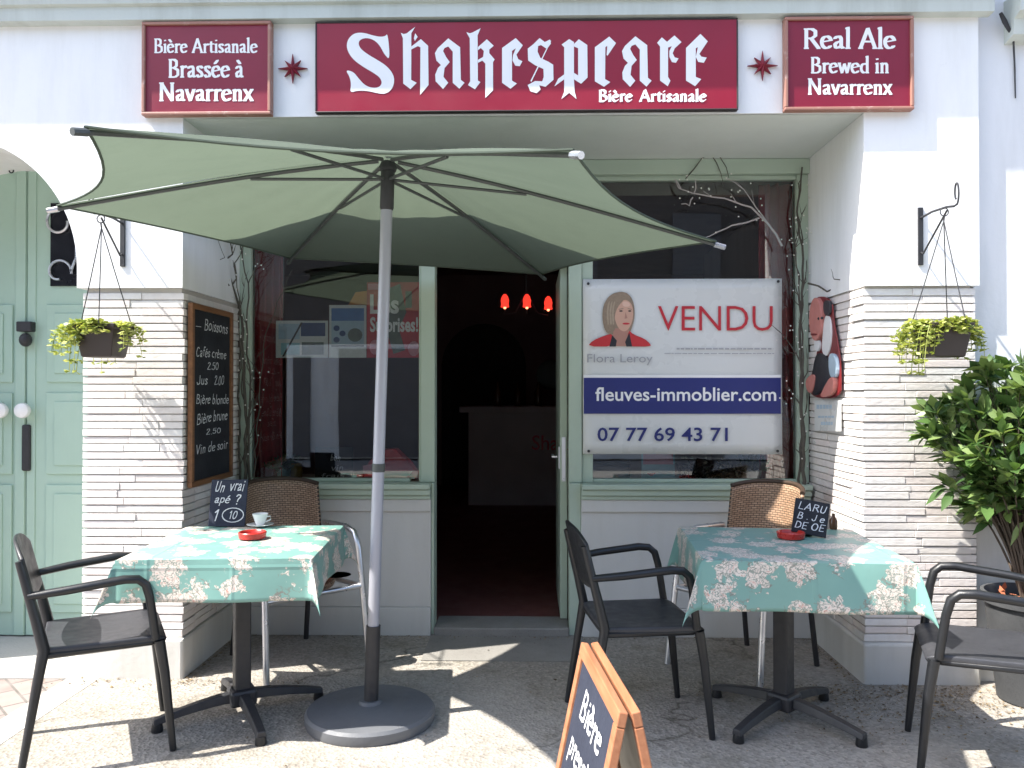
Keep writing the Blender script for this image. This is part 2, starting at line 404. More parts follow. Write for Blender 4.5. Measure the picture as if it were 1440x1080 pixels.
G = {  # skeletons: width, strokes, serifs
 'i': (2, [[(1,5),(1,0)], [(1,7.2),(1.05,7.0)]], [ser(1,0), [(.1,4.7),(1,5)]]),
 'l': (2, [[(1,8.6),(1,0)]], [ser(1,0), [(.1,8.2),(1,8.6)]]),
 'r': (3.2, [[(1,5),(1,0)], [(1,3.6),(1.7,4.7),(2.5,5),(3.1,4.5)]], [ser(1,0), [(.1,4.7),(1,5)]]),
 'n': (4.6, [[(1,5),(1,0)], [(1,3.8),(1.9,4.9),(2.9,4.9),(3.5,4.1),(3.5,0)]], [ser(1,0,.8), ser(3.5,0,.8), [(.1,4.7),(1,5)]]),
 'm': (6.6, [[(1,5),(1,0)], [(1,3.8),(1.9,4.9),(2.7,4.8),(3.2,4.),(3.2,0)], [(3.2,3.8),(4.1,4.9),(4.9,4.8),(5.5,4.),(5.5,0)]], []),
 'e': (4.2, [arc(2.1,2.5,1.8,2.5,20,320,14), [(.4,2.6),(3.8,3.3)]], []),
 'c': (4, [arc(2.1,2.5,1.8,2.5,50,310,12)], []),
 'o': (4.4, [arc(2.1,2.5,1.8,2.5,90,450,16)], []),
 'a': (4, [[(.6,4.1),(1.3,4.9),(2.3,4.9),(2.9,4.1),(2.9,.6),(3.6,.1)], [(2.9,3),(1.4,2.5),(.6,1.6),(.8,.4),(1.7,.1),(2.9,1)]], []),
 's': (3.4, [[(2.9,4.2),(2.2,4.9),(1.1,4.9),(.6,4.1),(.9,3.2),(2.4,2.1),(2.9,1.2),(2.4,.2),(1.2,0),(.4,.9)]], []),
 't': (3, [[(1.3,6.3),(1.3,.8),(1.9,.1),(2.8,.4)], [(.2,5),(2.7,5)]], []),
 'v': (4, [[(.3,5),(2,0)], [(2,0),(3.6,5)]], [ser(.4,5,.7), ser(3.6,5,.7)]),
 'u': (4.4, [[(.8,5),(.8,1.2),(1.6,.1),(2.6,.1),(3.4,1.2)], [(3.4,5),(3.4,0)]], []),
 'x': (4.2, [[(.5,5),(3.7,0)], [(3.6,5),(.5,0)]], [ser(.5,0,.7), ser(3.6,0,.7), ser(.5,5,.7), ser(3.6,5,.7)]),
 'w': (6, [[(.3,5),(1.7,0)], [(1.7,0),(3,4.6)], [(3,4.6),(4.3,0)], [(4.3,0),(5.6,5)]], [ser(.4,5,.7), ser(5.6,5,.7)]),
 'd': (4.5, [arc(2,2.4,1.6,2.4,60,300,12), [(3.5,8.6),(3.5,0)]], [[(2.7,8.3),(3.5,8.6)], ser(3.8,0,.5)]),
 'b': (4.5, [[(.8,8.6),(.8,0)], arc(2.1,2.4,1.6,2.4,130,-130,12)], []),
 'p': (4.5, [[(.8,5),(.8,-3)], arc(2.2,2.5,1.6,2.5,130,-130,12)], []),
 'f': (3, [[(3,8),(2.2,8.6),(1.4,7.6),(1.4,0)], [(.3,5),(2.6,5)]], []),
 'B': (5.4, [[(1,8),(1,0)], [(1,8),(2.9,8),(4,7.2),(4,5.2),(2.9,4.3),(1,4.2)], [(2.9,4.2),(4.7,3.2),(4.7,1),(3.4,0),(1,0)]], [ser(1,0,.8), ser(1,8,.8)]),
 'A': (6.6, [[(3.4,8.2),(.6,0)], [(3.4,8.2),(6.1,0)], [(1.6,2.8),(5.1,2.8)]], [ser(.7,0,.8), ser(6,0,.8)]),
 'N': (7, [[(1,8),(1,0)], [(1,8),(5.8,0)], [(5.8,0),(5.8,8)]], [ser(1,0,.8), ser(1,8,.9), ser(5.8,8,.8)]),
 'R': (6, [[(1,8),(1,0)], [(1,8),(3.2,8),(4.4,7.1),(4.4,5.2),(3.2,4.2),(1,4.1)], [(2.8,4.1),(5.6,0)]], [ser(1,0,.8), ser(1,8,.8), ser(5.7,0,.5)]),
 'U': (5.4, [[(.8,8),(.8,2),(1.7,.1),(3.5,.1),(4.4,2),(4.4,8)]], []),
 'L': (4.4, [[(.8,8),(.8,0),(4,0)]], []), 'E': (4.4, [[(4,8),(.8,8),(.8,0),(4,0)], [(.8,4),(3.3,4)]], []),
 'D': (5.2, [[(.8,8),(.8,0),(3,.2),(4.5,2),(4.5,6),(3,7.8),(.8,8)]], []), 'O': (5.6, [arc(2.7,4,2.3,4,90,450,16)], []),
 'J': (4, [[(3.2,8),(3.2,1.4),(2.2,0),(1,.2),(.4,1.6)]], []), 'C': (5, [arc(2.8,4,2.3,4,50,310,14)], []), 'V': (5, [[(.3,8),(2.4,0),(4.6,8)]], []),
 '?': (4, [[(.6,6.6),(1.4,8),(2.9,7.8),(3.4,6.4),(2,4.2),(1.9,2.6)], [(1.9,.4),(1.95,.1)]], []),
 '.': (1.6, [[(.8,.3),(.85,.1)]], []), '0': (4.6, [arc(2.2,4,1.8,4,90,450,14)], []), '2': (4.4, [[(.6,6.4),(1.4,8),(2.9,7.9),(3.6,6.4),(.4,0),(4,0)]], []),
 '5': (4.4, [[(3.8,8),(1,8),(.8,4.6),(2.6,5),(3.8,3.4),(3.2,.6),(1.6,0),(.4,.8)]], []), '-': (3.4, [[(.4,3),(3,3)]], []), '1': (3, [[(.4,6),(1.6,8),(1.6,0)]], []),
}
def glyph(ch):
    if ch in 'èéà':
        w, s, e = G[{'è':'e','é':'e','à':'a'}[ch]]
        return w, s + [[(1.2,7.6),(2.4,6.2)] if ch != 'é' else [(1.6,6.2),(2.8,7.6)]], e
    return G[ch]
def nib_seg(m, P, a, b, nw, nt, ang, n, th):
    """one stroke of a broad nib = hull of two nib rectangles"""
    ca, sa = math.cos(ang), math.sin(ang)
    cs = [(ca*i*nw/2-sa*j*nt/2, sa*i*nw/2+ca*j*nt/2) for i, j in ((-1,-1),(1,-1),(1,1),(-1,1))]
    pts = sorted(set((round(p[0]+c[0], 5), round(p[1]+c[1], 5)) for p in (a, b) for c in cs))
    def half(ps):
        h = []
        for p in ps:
            while len(h) > 1 and (h[-1][0]-h[-2][0])*(p[1]-h[-2][1]) - (h[-1][1]-h[-2][1])*(p[0]-h[-2][0]) <= 1e-9: h.pop()
            h.append(p)
        return h[:-1]
    h = half(pts) + half(pts[::-1])
    if len(h) < 3: return
    V = [P(x, y) + n*th for x, y in h]; m.add(V, [tuple(range(len(V)))])
def stroke_text(m, s, P, x0, x1, z0, z1, n, nw=1.1, nt=.4, ang=R(12), serif=True, th=.001, jit=0., cap=8.):
    sl_ = .22 if jit else 0.; tl = random.uniform(-.02,.03) if jit else 0.
    """s fitted between x0..x1 with cap height z0..z1; strokes stacked by fractions of a millimetre"""
    n = Vector(n); adv = 0; L = []
    for ch in s:
        if ch == ' ': adv += 2.6; continue
        w, st, se = glyph(ch); L.append((adv, st, se)); adv += w + .45
    k = (x1-x0-sl_*(z1-z0)*.8)/max(adv-.45, 1e-6); kz = (z1-z0)/cap; c = 0
    Q = lambda a, b: P(x0 + a*k + sl_*b*kz, z0 + b*kz + tl*a*k)
    for a0, st, se in L:
        dy = random.uniform(-jit, jit)
        for sgs, w_, t_ in ((st, nw, nt), (se if serif else [], .3, .6)):
            for pl in sgs:
                pl = [(p[0]+a0+random.uniform(-jit, jit)*.4, p[1]+dy+random.uniform(-jit, jit)*.5) for p in pl]
                for i in range(len(pl)-1):
                    nib_seg(m, Q, pl[i], pl[i+1], w_, t_, ang if sgs is st else 0., n, th + (c % 40)*2.2e-5); c += 1
def poly_on(m, pts, P, n, th=.001):
    n = Vector(n); m.add([P(x, y) + n*th for x, y in pts], [tuple(range(len(pts)))])

# ------------------------------------------------------------------ world, sun
SD = Vector((-.685, -.238, 1.)).normalized()     # towards the sun
el = math.asin(SD.z); azi = math.atan2(SD.x, SD.y)
w = bpy.data.worlds.new('World'); sc.world = w; w.use_nodes = True
nt = w.node_tree; bg = nt.nodes['Background']; sky = nt.nodes.new('ShaderNodeTexSky'); sky.sky_type = 'NISHITA'; sky.sun_disc = False
sky.sun_elevation = el; sky.sun_rotation = azi; sky.air_density = 1.; sky.dust_density = 1.6; sky.ozone_density = 1.
nt.links.new(sky.outputs[0], bg.inputs[0]); bg.inputs[1].default_value = .15
sl = bpy.data.lights.new('sun', 'SUN'); sl.energy = 3.7; sl.angle = R(.53); sl.color = (1., .955, .88)
so = bpy.data.objects.new('sun', sl); col.objects.link(so); so.rotation_euler = SD.to_track_quat('Z', 'Y').to_euler(); so.location = (-5, -3, 8)
sc.view_settings.view_transform = 'Standard'; sc.view_settings.look = 'None'; sc.view_settings.exposure = 1.76; sc.view_settings.gamma = 1

# ------------------------------------------------------------------ ground
def sheet(name, x0, x1, y0, y1, z, mat, t=.0):
    m = M().box(x0, x1, y0, y1, z-max(t, .002), z); return tag(m.build(name, mat), kind='structure')
g = M().add([(-70,-70,-.03),(70,-70,-.03),(70,70,-.03),(-70,70,-.03)], [(0,1,2,3)]); tag(g.build('street', ROAD), kind='structure')
sheet('terrace', -2.08, 9, -2.9, 1.0, 0., CONC, .028)
sheet('kerb_strip', -2.235, -2.0805, -2.9, -.005, .002, KERB, .03)
sheet('porch_floor', -7, -2.0805, -.0045, 1.2, .001, KERB, .03)
sheet('paving', -7, -2.2355, -2.9, -.005, -.006, PAVE, .02)
sheet('door_slab', -.56, .30, .28, .76, .005, SLAB, .004)

# ------------------------------------------------------------------ the pub building
YB = .772
XL, XR = -1.684, 1.595
bld = thing('pub_building', (0,.4,0), 'white rendered pub with stone piers and a deep recessed green shopfront', 'building')
AX, AR, AZ = -2.853, .65, 1.99
ol = [(-6.5,1.892),(AX-AR,1.892)] + [(AX-AR*math.cos(math.pi*i/40), AZ+AR*math.sin(math.pi*i/40)) for i in range(41)] + [(AX+AR,1.892),(XL,1.892),(XL,2.72),(XR,2.72),(XR,1.892),(2.137,1.892),(2.137,4.6),(-6.5,4.6)]
m = M().prism([(x,0,z) for x, z in ol], (0,YB+.1,0)); m.build('wall', WHITE, bld)
m = M().box(-6.5, AX-AR, .004, YB+.1, 0, 1.8925); m.build('wall', WHITE, bld)
m = M().add([(XL+.001,.012,2.717),(XR-.001,.012,2.717),(XR-.001,YB,2.717),(XL+.001,YB,2.717)], [(0,1,2,3)]); m.build('soffit', SOFFIT, bld)
# cornice profile extruded along X
pr = [(0.003,3.171),(-.052,3.176),(-.056,3.238),(-.075,3.244),(-.085,3.30),(-.13,3.32),(-.14,3.42),(-.18,3.44),(-.18,3.52),(.003,3.54)]
m = M().prism([(-6.5,y,z) for y, z in pr], (6.5+2.185,0,0)); m.build('cornice', CORN, bld)
m = M().box(-6.5, 2.137, YB+.1, 9, 4.5, 4.7); m.build('roof', OPPW, bld)
# piers
def pier(x0, x1, inner):
    m = M()
    xa, xb = (x0+.02, x1-.025) if inner > 0 else (x0+.025, x1-.02)
    m.box(xa-.012*(inner<0), xb+.012*(inner>0), .024, YB, .19, 1.891); m.build('pier_core', JOINT, bld)
    s = M(); z = .197; ins = x1 if inner > 0 else x0
    while z < 1.885:
        h = min(.0372*random.uniform(.95, 1.06), 1.889-z); z1 = z+h-random.uniform(.004, .0065)
        if z1-z < .012: break
        cuts = [x0]
        while cuts[-1] < x1-.02:
            c = cuts[-1]+random.uniform(.17, .30)
            cuts.append(x1 if c > x1-.1 else c)
        for a, b in zip(cuts[:-1], cuts[1:]):
            d = random.uniform(-.002, .003)
            aa = a+.0006; bb = b-.0006; yb = .036
            if inner > 0 and b == x1: bb = x1+random.uniform(-.006, .006); yb = .16
            if inner < 0 and a == x0: aa = x0+random.uniform(-.006, .006); yb = .16
            s.box(aa, bb, .014+d, yb, z+random.uniform(0, .0015), z1)
        y = .163
        while y < YB-.01:
            y1 = y+random.uniform(.2, .4); y1 = YB-.005 if y1 > YB-.1 else y1
            dx = random.uniform(-.006, .004)
            if inner > 0: s.box(x1-.026, x1+dx, y, y1-.002, z, z1)
            else: s.box(x0+dx*-1, x0+.026, y, y1-.002, z, z1)
            y = y1
        z += h
    s.build('stone_cladding', STONE, bld, bevel=.0018)
pier(-2.18, XL, 1); pier(XR, 2.125, -1)
for a, b in ((-2.185, XL+.012), (XR-.012, 2.135)):
    M().box(a, b, -.006, YB+.05, -.02, .194).build('plinth_or_shade_band', PLINTH, bld, bevel=.014)
# shopfront joinery
zs0, zs1 = .775, .865
def bars(name, lst, mat, parent=bld, bevel=.004):
    mm = M()
    for b in lst: mm.box(*b)
    return mm.build(name, mat, parent, bevel=bevel)
bars('header', [(XL, XR, .735, .86, 2.63, 2.7155)], GREEN)
for x0, x1 in ((XL+.013, -.562), (.293, XR-.013)):
    bars('sill', [(x0, x1, .655, .86, .835, zs1), (x0, x1, .672, .80, .80, .8345), (x0, x1, .688, .80, zs0, .7995)], GREEN, bevel=.006)
    bars('stall_riser', [(x0, x1, .712, .86, .1605, .7745), (x0, x1, .70, .86, .0, .16), (x0, x1, .698, .7115, .705, .7745)], DADO, bevel=.004)
win = []
for (x0, x1), lab in (((-1.684, -.627), 'left'), ((.30, 1.595), 'right')):
    fr = bars('window_frame', [(x0, x0+.064, .765, .84, zs1+.0005, 2.6295), (x1-.064 if lab == 'right' else x1-.012, x1, .765, .84, zs1+.0005, 2.6295),
                               (x0+.0645, x1-.065, .775, .835, zs1+.0005, .885), (x0+.0645, x1-.065, .775, .835, 2.605, 2.6295)], GREEN)
    win.append(fr)
    M().box(x0+.05, x1-.02, .803, .807, .88, 2.61).build('glass', GLASS, fr)
bars('door_frame', [(-.6265, -.545, .75, .86, .866, 2.6295), (-.5615, -.545, .72, .86, .0, .8655), (.225, .2995, .75, .86, .866, 2.6295), (.225, .2925, .72, .86, 0, .8655), (-.5445, .2245, .765, .85, 2.13, 2.20)], GREEN)
fr = bars('transom_light', [(-.5445, .2245, .775, .835, 2.2005, 2.23), (-.5445, .2245, .775, .835, 2.60, 2.6295)], GREEN)
M().box(-.5445, .2245, .803, .807, 2.23, 2.60).build('glass', GLASS, fr)
M().box(-.5445, .2245, .70, .95, -.02, .048).build('threshold', SLAB, bld, bevel=.008)
lf = bars('door_leaf', [(.180, .222, .875, 1.66, .055, 2.125)], GREEN, bevel=.003)
mm = M().box(.172, .1795, .905, .925, .93, 1.06); mm.box(.190, .212, .869, .8745, .86, 1.12); mm.tube([(.165,.93,1.0),(.14,.93,1.0),(.14,1.02,1.0)], .009, 8)
mm.build('lock', ALU, lf, bevel=.002)
# interior room
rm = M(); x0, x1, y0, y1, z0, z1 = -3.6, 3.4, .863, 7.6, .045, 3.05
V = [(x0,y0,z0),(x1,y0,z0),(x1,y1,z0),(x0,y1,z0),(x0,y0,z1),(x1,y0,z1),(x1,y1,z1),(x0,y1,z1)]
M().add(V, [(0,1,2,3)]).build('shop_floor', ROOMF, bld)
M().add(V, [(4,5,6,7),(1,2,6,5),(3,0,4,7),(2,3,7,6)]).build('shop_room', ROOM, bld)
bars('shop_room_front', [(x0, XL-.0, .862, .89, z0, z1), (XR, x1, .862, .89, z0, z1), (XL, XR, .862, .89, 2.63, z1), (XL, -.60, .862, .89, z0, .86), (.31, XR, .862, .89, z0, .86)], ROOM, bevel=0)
for a, b in ((XL, -.60), (.31, XR)): bars('display_shelf', [(a, b, .8605, 1.25, .835, .862)], BARM)
# arch niche at the far wall
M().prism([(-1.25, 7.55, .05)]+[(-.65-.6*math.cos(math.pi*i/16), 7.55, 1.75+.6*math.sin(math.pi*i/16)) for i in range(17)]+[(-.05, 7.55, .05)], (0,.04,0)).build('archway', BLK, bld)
# arched porch door
dr = M().box(-3.6, -2.855, .64, .68, .008, 2.75).box(-2.851, -2.1, .64, .68, .008, 2.75)
dleaf = dr.build('double_door', DOORG, bld, bevel=.004)
pm = M()
for x0, x1 in ((-3.55, -2.93), (-2.735, -2.13)):
    for z0, z1 in ((1.44, 1.88), (.92, 1.38), (.14, .86)):
        pm.box(x0, x1, .628, .641, z0, z1); pm.box(x0+.05, x1-.05, .619, .6285, z0+.05, z1-.05)
pm.box(-2.915, -2.858, .63, .641, .01, 2.74); pm.box(-2.849, -2.80, .634, .641, .01, 2.74)
pm.build('door_panel', DOORG, dleaf, bevel=.005)
for z0, z1 in ((1.985, 2.455),): M().box(-2.714, -2.2, .628, .6395, z0, z1).build('door_window', DGLASS, dleaf)
gm = M()
def scroll(cx, cz, r, a0, turns, dirn=1):
    return [(cx + r*(1-.45*i/30)*math.cos(a0+dirn*turns*2*math.pi*i/30), .612, cz + r*(1-.45*i/30)*math.sin(a0+dirn*turns*2*math.pi*i/30)) for i in range(31)]
p1 = onY(83, 312, .61); p2 = onY(82, 382, .61)
gm.tube(scroll(p1.x, p1.z, .085, R(60), .85), .0075, 6); gm.tube(scroll(p2.x, p2.z, .075, R(-10), .8), .0075, 6)
gm.tube([(p1.x+.08,.612,p1.z-.05),(p1.x+.10,.612,p1.z-.12),(p2.x+.10,.612,p2.z+.08),(p2.x+.07,.612,p2.z)], .0075, 6)
gm.build('window_grille', ALU, dleaf, smooth=50)
for px in (10, 41):
    p = onY(px, 577, .64); kn = M().lathe([(.016,0),(.014,.03),(.034,.036),(.044,.055),(.040,.075),(.02,.084),(1e-6,.085)], p, 20, m=Matrix(((1,0,0),(0,0,-1),(0,1,0))))
    kn.build('door_knob', PORC, dleaf, smooth=40)
a = onY(33, 597, .64); b = onY(45, 662, .64)
hp = M().box(a.x, b.x, .618, .6385, b.z, a.z); hp.build('handle_plate', IRON, dleaf, bevel=.01)
a = onY(30, 453, .64); b = onY(51, 467, .64); kk = M().box(a.x, b.x, .59, .64, b.z, a.z); c = onY(36, 478, .60); kk.ball(c, .034, 14, 8, 1.15); kk.build('door_knocker', IRON, dleaf, bevel=.006)
p = onY(16, 240, .6); M().torus(p, .012, .004, ((1,0,0),(0,0,1)), 14).tube([p+Vector((0,.03,.012)), p+Vector((0,0,.012))], .004, 6).build('door_hook', IRON, dleaf)

# neighbour and the house across the street
nb = thing('neighbour_house', (3.5,.3,0), 'pale rendered house adjoining the pub on the right', 'building')
M().box(2.1375, 9, .056, 6, 0, 4.6).build('wall', NEIGH, nb)
M().prism([(2.29,y,z) for y, z in ((.058,3.06),(-.02,3.08),(-.03,3.15),(-.075,3.17),(-.08,3.25),(.058,3.27))], (6.7,0,0)).build('cornice', CORN, nb)
M().box(2.1385, 9, .044, .06, 0, .80).build('plinth_or_shade_band', PLINTH, nb, bevel=.004)  # grey band imitating the shrub's shadow on the lower wall
op = thing('terraced_house', (0,-11,0), 'pale house across the street mirrored in the shop window glass', 'building')
M().box(-12, 14, -16, -11, 2.35, 6.6).build('wall', OPPD, op)
M().box(-12, 14, -15.9, -10.96, 0, 2.35).build('ground_floor', OPP, op)
M().box(-3.9, -1.95, -11.0, -10.9, .04, 2.25).build('reflection_darkener', OPPW, op)  # dark block added to darken part of the left window's reflection
M().box(-4.85, -4.5, -11.0, -10.9, .04, 2.1).build('door', OPPW, op)
for i, x in enumerate((-9.2, -6.6, .4, 2.9, 5.6, 8.8)):
    if i % 2: M().box(x, x+1.05, -11.0, -10.9, .05, 2.2).build('door', OPPW, op)
    else: M().box(x, x+1.0, -11.0, -10.9, .95, 2.1).build('window', OPPW, op)
    M().box(x+.02, x+.98, -11.0, -10.94, 3.5, 5.0).build('window', OPPW, op)
M().box(-12.3, 14.3, -16.3, -10.5, 6.6, 6.9).build('roof', WOODB, op)

cb = M().tube([onY(1407,18,.0), onY(1413,30,.01), onY(1418,40,.0), onY(1425,52,.03), onY(1427,95,.05), onY(1428,138,.05)], [.008,.012,.009,.005,.004,.003], 7)
tag(cb.build('cable', IRON, smooth=50), 'loose black cable hanging down the neighbouring wall under its cornice', 'cable')

# ------------------------------------------------------------------ signs over the porch
YS = -.034
def PS(x, y): return onY(x, y, YS)
def signboard(px0, py0, px1, py1, label, panel, frame, fw_, lett, ft=.012):
    a = onY(px0, py1, YS); b = onY(px1, py0, YS); c = (a+b)/2
    t = thing('sign_board', (c.x, 0, a.z), label, 'sign', 'painted signs over the porch')
    M().box(a.x+fw_*.6, b.x-fw_*.6, YS, -.001, a.z+fw_*.6, b.z-fw_*.6).build('panel', panel, t)
    fm = M(); f0, f1 = YS-ft, -.0015
    fm.box(a.x, b.x, f0, f1, a.z, a.z+fw_); fm.box(a.x, b.x, f0, f1, b.z-fw_, b.z)
    fm.box(a.x, a.x+fw_, f0, f1, a.z+fw_, b.z-fw_); fm.box(b.x-fw_, b.x, f0, f1, a.z+fw_, b.z-fw_)
    fm.build('frame', frame, t, bevel=.004)
    lett(t)
    return t
NV = Vector((0,-1,0))
def st(t, s, x0, x1, yb, yt, cap=8.):
    lm = M(); stroke_text(lm, s, lambda x, z: PS(x, -z), x0, x1, -yb, -yt, NV, 1.35, .55, R(10), True, .001, 0, cap); lm.build('lettering', LETTER, t)
def let_left(lm):
    st(lm, 'Bière Artisanale', 217, 362, 74, 55); st(lm, 'Brassée', 237, 323, 108.5, 84); st(lm, 'à', 331, 342, 108.5, 84); st(lm, 'Navarrenx', 224, 356, 141.5, 117)
def let_right(lm):
    st(lm, 'Real Ale', 1130, 1259, 68, 41); st(lm, 'Brewed in', 1140, 1250, 102.5, 81); st(lm, 'Navarrenx', 1136, 1254, 132.5, 111)
C1 = lambda pts, dx=0, dy=0: [(470+(x+dx)/4.8, 25+(y+dy)/4.8) for x, y in pts]
C2 = lambda pts, dx=0, dy=0: [(740+(x+dx)/4.8, 25+(y+dy)/4.8) for x, y in pts]
aa = [(770,140),(850,200),(855,420),(880,440),(845,480),(800,440),(800,230),(770,195),(745,205),(735,225),(755,265),(780,300),(745,340),(738,400),(770,440),(735,482),(685,430),(682,385),(700,340),(720,320),(690,290),(680,240),(700,205)]
def smooth_poly(p, it=2):
    for _ in range(it):
        q = []
        for i in range(len(p)):
            a, b = p[i], p[(i+1) % len(p)]
            q += [(a[0]*.75+b[0]*.25, a[1]*.75+b[1]*.25), (a[0]*.25+b[0]*.75, a[1]*.25+b[1]*.75)]
        p = q
    return p
BIG = [smooth_poly(C1([(362,106),(378,288),(340,250),(310,190),(270,150),(215,135),(172,150),(163,178),(180,212),(230,250),(300,290),(360,330),(400,385),(407,430),(392,482),(350,514),(300,512),(230,495),(160,492),(106,507),(115,450),(105,400),(76,352),(130,365),(165,410),(205,455),(255,475),(305,470),(324,440),(310,405),(270,375),(200,335),(130,285),(92,230),(83,180),(100,135),(140,103),(200,101),(260,120),(310,130),(345,125)])),
 C1([(450,103),(470,111),(490,106),(515,86),(547,62),(521,105),(520,420),(557,440),(515,483),(466,445),(464,140)]), C1([(547,106),(564,130),(545,158),(538,140)]),
 C1([(520.5,195),(585,145),(634,190),(637,455),(580,522),(582,200),(565,192),(520.5,215)]), C1(aa),
 C1([(892,98),(915,106),(935,100),(988,72),(968,120),(970,425),(987,435),(950,484),(903,455),(918,430),(915,140)]),
 C1([(970.5,198),(1030,146),(1077,190),(1047,215),(1047,240),(1083,282),(1072,300),(1072,490),(1020,542),(1020,310),(1000,290),(970.5,305),(970.5,285),(1005,265),(1010,225),(990,205),(970.5,220)]),
 C1([(1133,205),(1225,138),(1273,187),(1230,250),(1242,280),(1270,295),(1252,328),(1222,324),(1203,288),(1208,250),(1226,207),(1200,225),(1200,425),(1233,445),(1190,480),(1133,440)]),
 C2([(90,138),(125,165),(160,148),(167,175),(140,212),(100,186),(80,192),(77,230),(95,272),(150,298),(182,318),(184,420),(130,467),(88,457),(97,485),(70,510),(28,497),(10,455),(60,428),(108,430),(118,400),(116,347),(60,322),(13,290),(10,210),(50,178)]),
 C2([(164,152),(168,158),(36,432),(28,428)]),
 C2([(238,182),(290,145),(322,165),(322,420),(327,500),(340,550),(290,507),(237,550),(256,500),(256,200)]), C2([(322.5,178),(355,146),(412,185),(414,405),(370,447),(322.5,417),(322.5,373),(350,390),(350,207),(322.5,195)]), C2([(255.5,383),(215,413),(190,464),(255.5,417)]),
 C2([(463,200),(560,128),(606,172),(548,258),(542,250),(547,190),(534,200),(532,415),(568,435),(525,467),(463,430)]), C1(aa, 1262, -14),
 C2([(883,170),(915,133),(950,163),(1000,120),(1048,165),(1002,207),(988,240),(1002,268),(1028,275),(1010,305),(983,300),(966,265),(966,225),(982,192),(957,202),(957,400),(973,425),(955,463),(903,425),(903,195)]),
 C2([(1078,205),(1175,110),(1225,160),(1168,245),(1182,263),(1218,270),(1198,305),(1160,299),(1144,265),(1158,200),(1144,207),(1144,400),(1181,415),(1140,463),(1078,425)])]
def let_main(t):
    lm = M()
    for i, p in enumerate(BIG): poly_on(lm, p, PS, NV, .0015 + (i % 3)*.0004)
    for s_, x0, x1 in (('Bière', 842, 889), ('Artisanale', 899, 993)):
        l2 = M(); stroke_text(l2, s_, lambda x, z: PS(x, -z), x0, x1, -142.5, -127, NV, 1.75, .5, R(40), True, .0015, 0, 8.); l2.build('lettering', LETTER, t)
    lm.build('lettering', LETTER, t)
s1 = signboard(200, 30, 382, 163, 'left wine red sign reading Bière Artisanale Brassée à Navarrenx', WINE, BRONZE, .016, let_left)
s2 = signboard(443, 25, 1038, 159, 'long crimson sign lettered Shakespeare over the middle of the porch', REDSIGN, DKFRAME, .008, let_main, .004)
s3 = signboard(1103, 23, 1284, 156, 'right wine red sign reading Real Ale Brewed in Navarrenx', WINE, BRONZE, .016, let_right)
for px, py, lab in ((412, 97, 'dark red eight pointed star between the Bière sign and the long sign'), (1072, 93, 'dark red eight pointed star between the long sign and the Real Ale sign')):
    c = onY(px, py, -.006); pts = []
    for i in range(16):
        r = (.072 if i % 4 == 0 else .056) if i % 2 == 0 else .022
        q = math.pi*i/8 + math.pi/2; pts.append((c.x+r*math.cos(q), 0, c.z+r*math.sin(q)))
    m = M(); n = len(pts); m.v = [Vector(p)+Vector((0,-.014,0)) for p in pts] + [Vector(p)+Vector((0,-.003,0)) for p in pts] + [Vector((c.x,-.03,c.z))]
    m.f = [(i, (i+1) % n, 2*n) for i in range(n)] + [(i, n+i, n+(i+1) % n, (i+1) % n) for i in range(n)] + [tuple(range(n, 2*n))]
    tag(m.build('star_ornament', WINE), lab, 'star ornament', 'stars between the signs')

# ------------------------------------------------------------------ parasol
bp = onZ(521, 1012); hub = onY(546, 224, -.5); hub.z = 2.365
tips = [onZ(120,184,2.103), onZ(80,293,2.145), onZ(408,366,2.122), onZ(762,388,2.057), onZ(1007,343,2.015), onZ(806,216,2.038)]
pa = thing('parasol', (bp.x, bp.y, 0), 'large sage green parasol standing beside the left table', 'parasol')
cv = M()
for k in range(6):
    A, B = tips[k], tips[(k+1) % 6]
    def panel(s, t, A=A, B=B):
        s = max(s, .012); e = A.lerp(B, t); b = 4*t*(1-t)
        q = hub.lerp(e, s*(1-.085*b*s)); rise = .022*math.sin(math.pi*s)*(1-.5*s) + .0035*math.sin(t*math.pi*9+A.x*7)*s*s*(1-s)*4
        return q + Vector((0, 0, .012 + rise - .032*b*s))
    cv.grid(panel, 18, 24)
canopy = cv.build('canopy', CANOPY, pa, smooth=28, weld=True)
hm = M()
for k in range(6):
    A, B = tips[k], tips[(k+1) % 6]
    hm.tube([hub.lerp(A.lerp(B, t), 1-.085*4*t*(1-t)) + Vector((0,0,.011-.032*4*t*(1-t))) for t in [i/12 for i in range(13)]], .0045, 5)
hm.build('hem', CANOPY, canopy, smooth=50)
ax = (hub - Vector((bp.x, bp.y, 0))).normalized()
pz = lambda z: Vector((bp.x, bp.y, 0)) + ax*(z/ax.z)
M().tube([pz(.36), pz(2.30)], .0245, 20).build('pole', POLE, pa, smooth=50)
M().tube([pz(.055), pz(.40)], .030, 16).build('pole_sleeve', IRON, pa, smooth=50)
M().tube([pz(1.05), pz(1.085)], .027, 16).build('pole_collar', RIBM, pa, smooth=50)
M().tube([pz(2.15), pz(2.16), pz(2.315)], [.024,.029,.029], 16).build('runner', IRON, pa, smooth=50)
M().tube([pz(2.3155), pz(2.33), pz(2.355)], [.034,.038,.028], 16).build('crown_hub', IRON, pa, smooth=50)
M().lathe([(.268,0),(.272,.012),(.272,.04),(.262,.052),(.10,.066),(.05,.072),(.045,.085),(1e-6,.086)], (bp.x, bp.y, .001), 56).build('base', BASEM, pa, smooth=35)
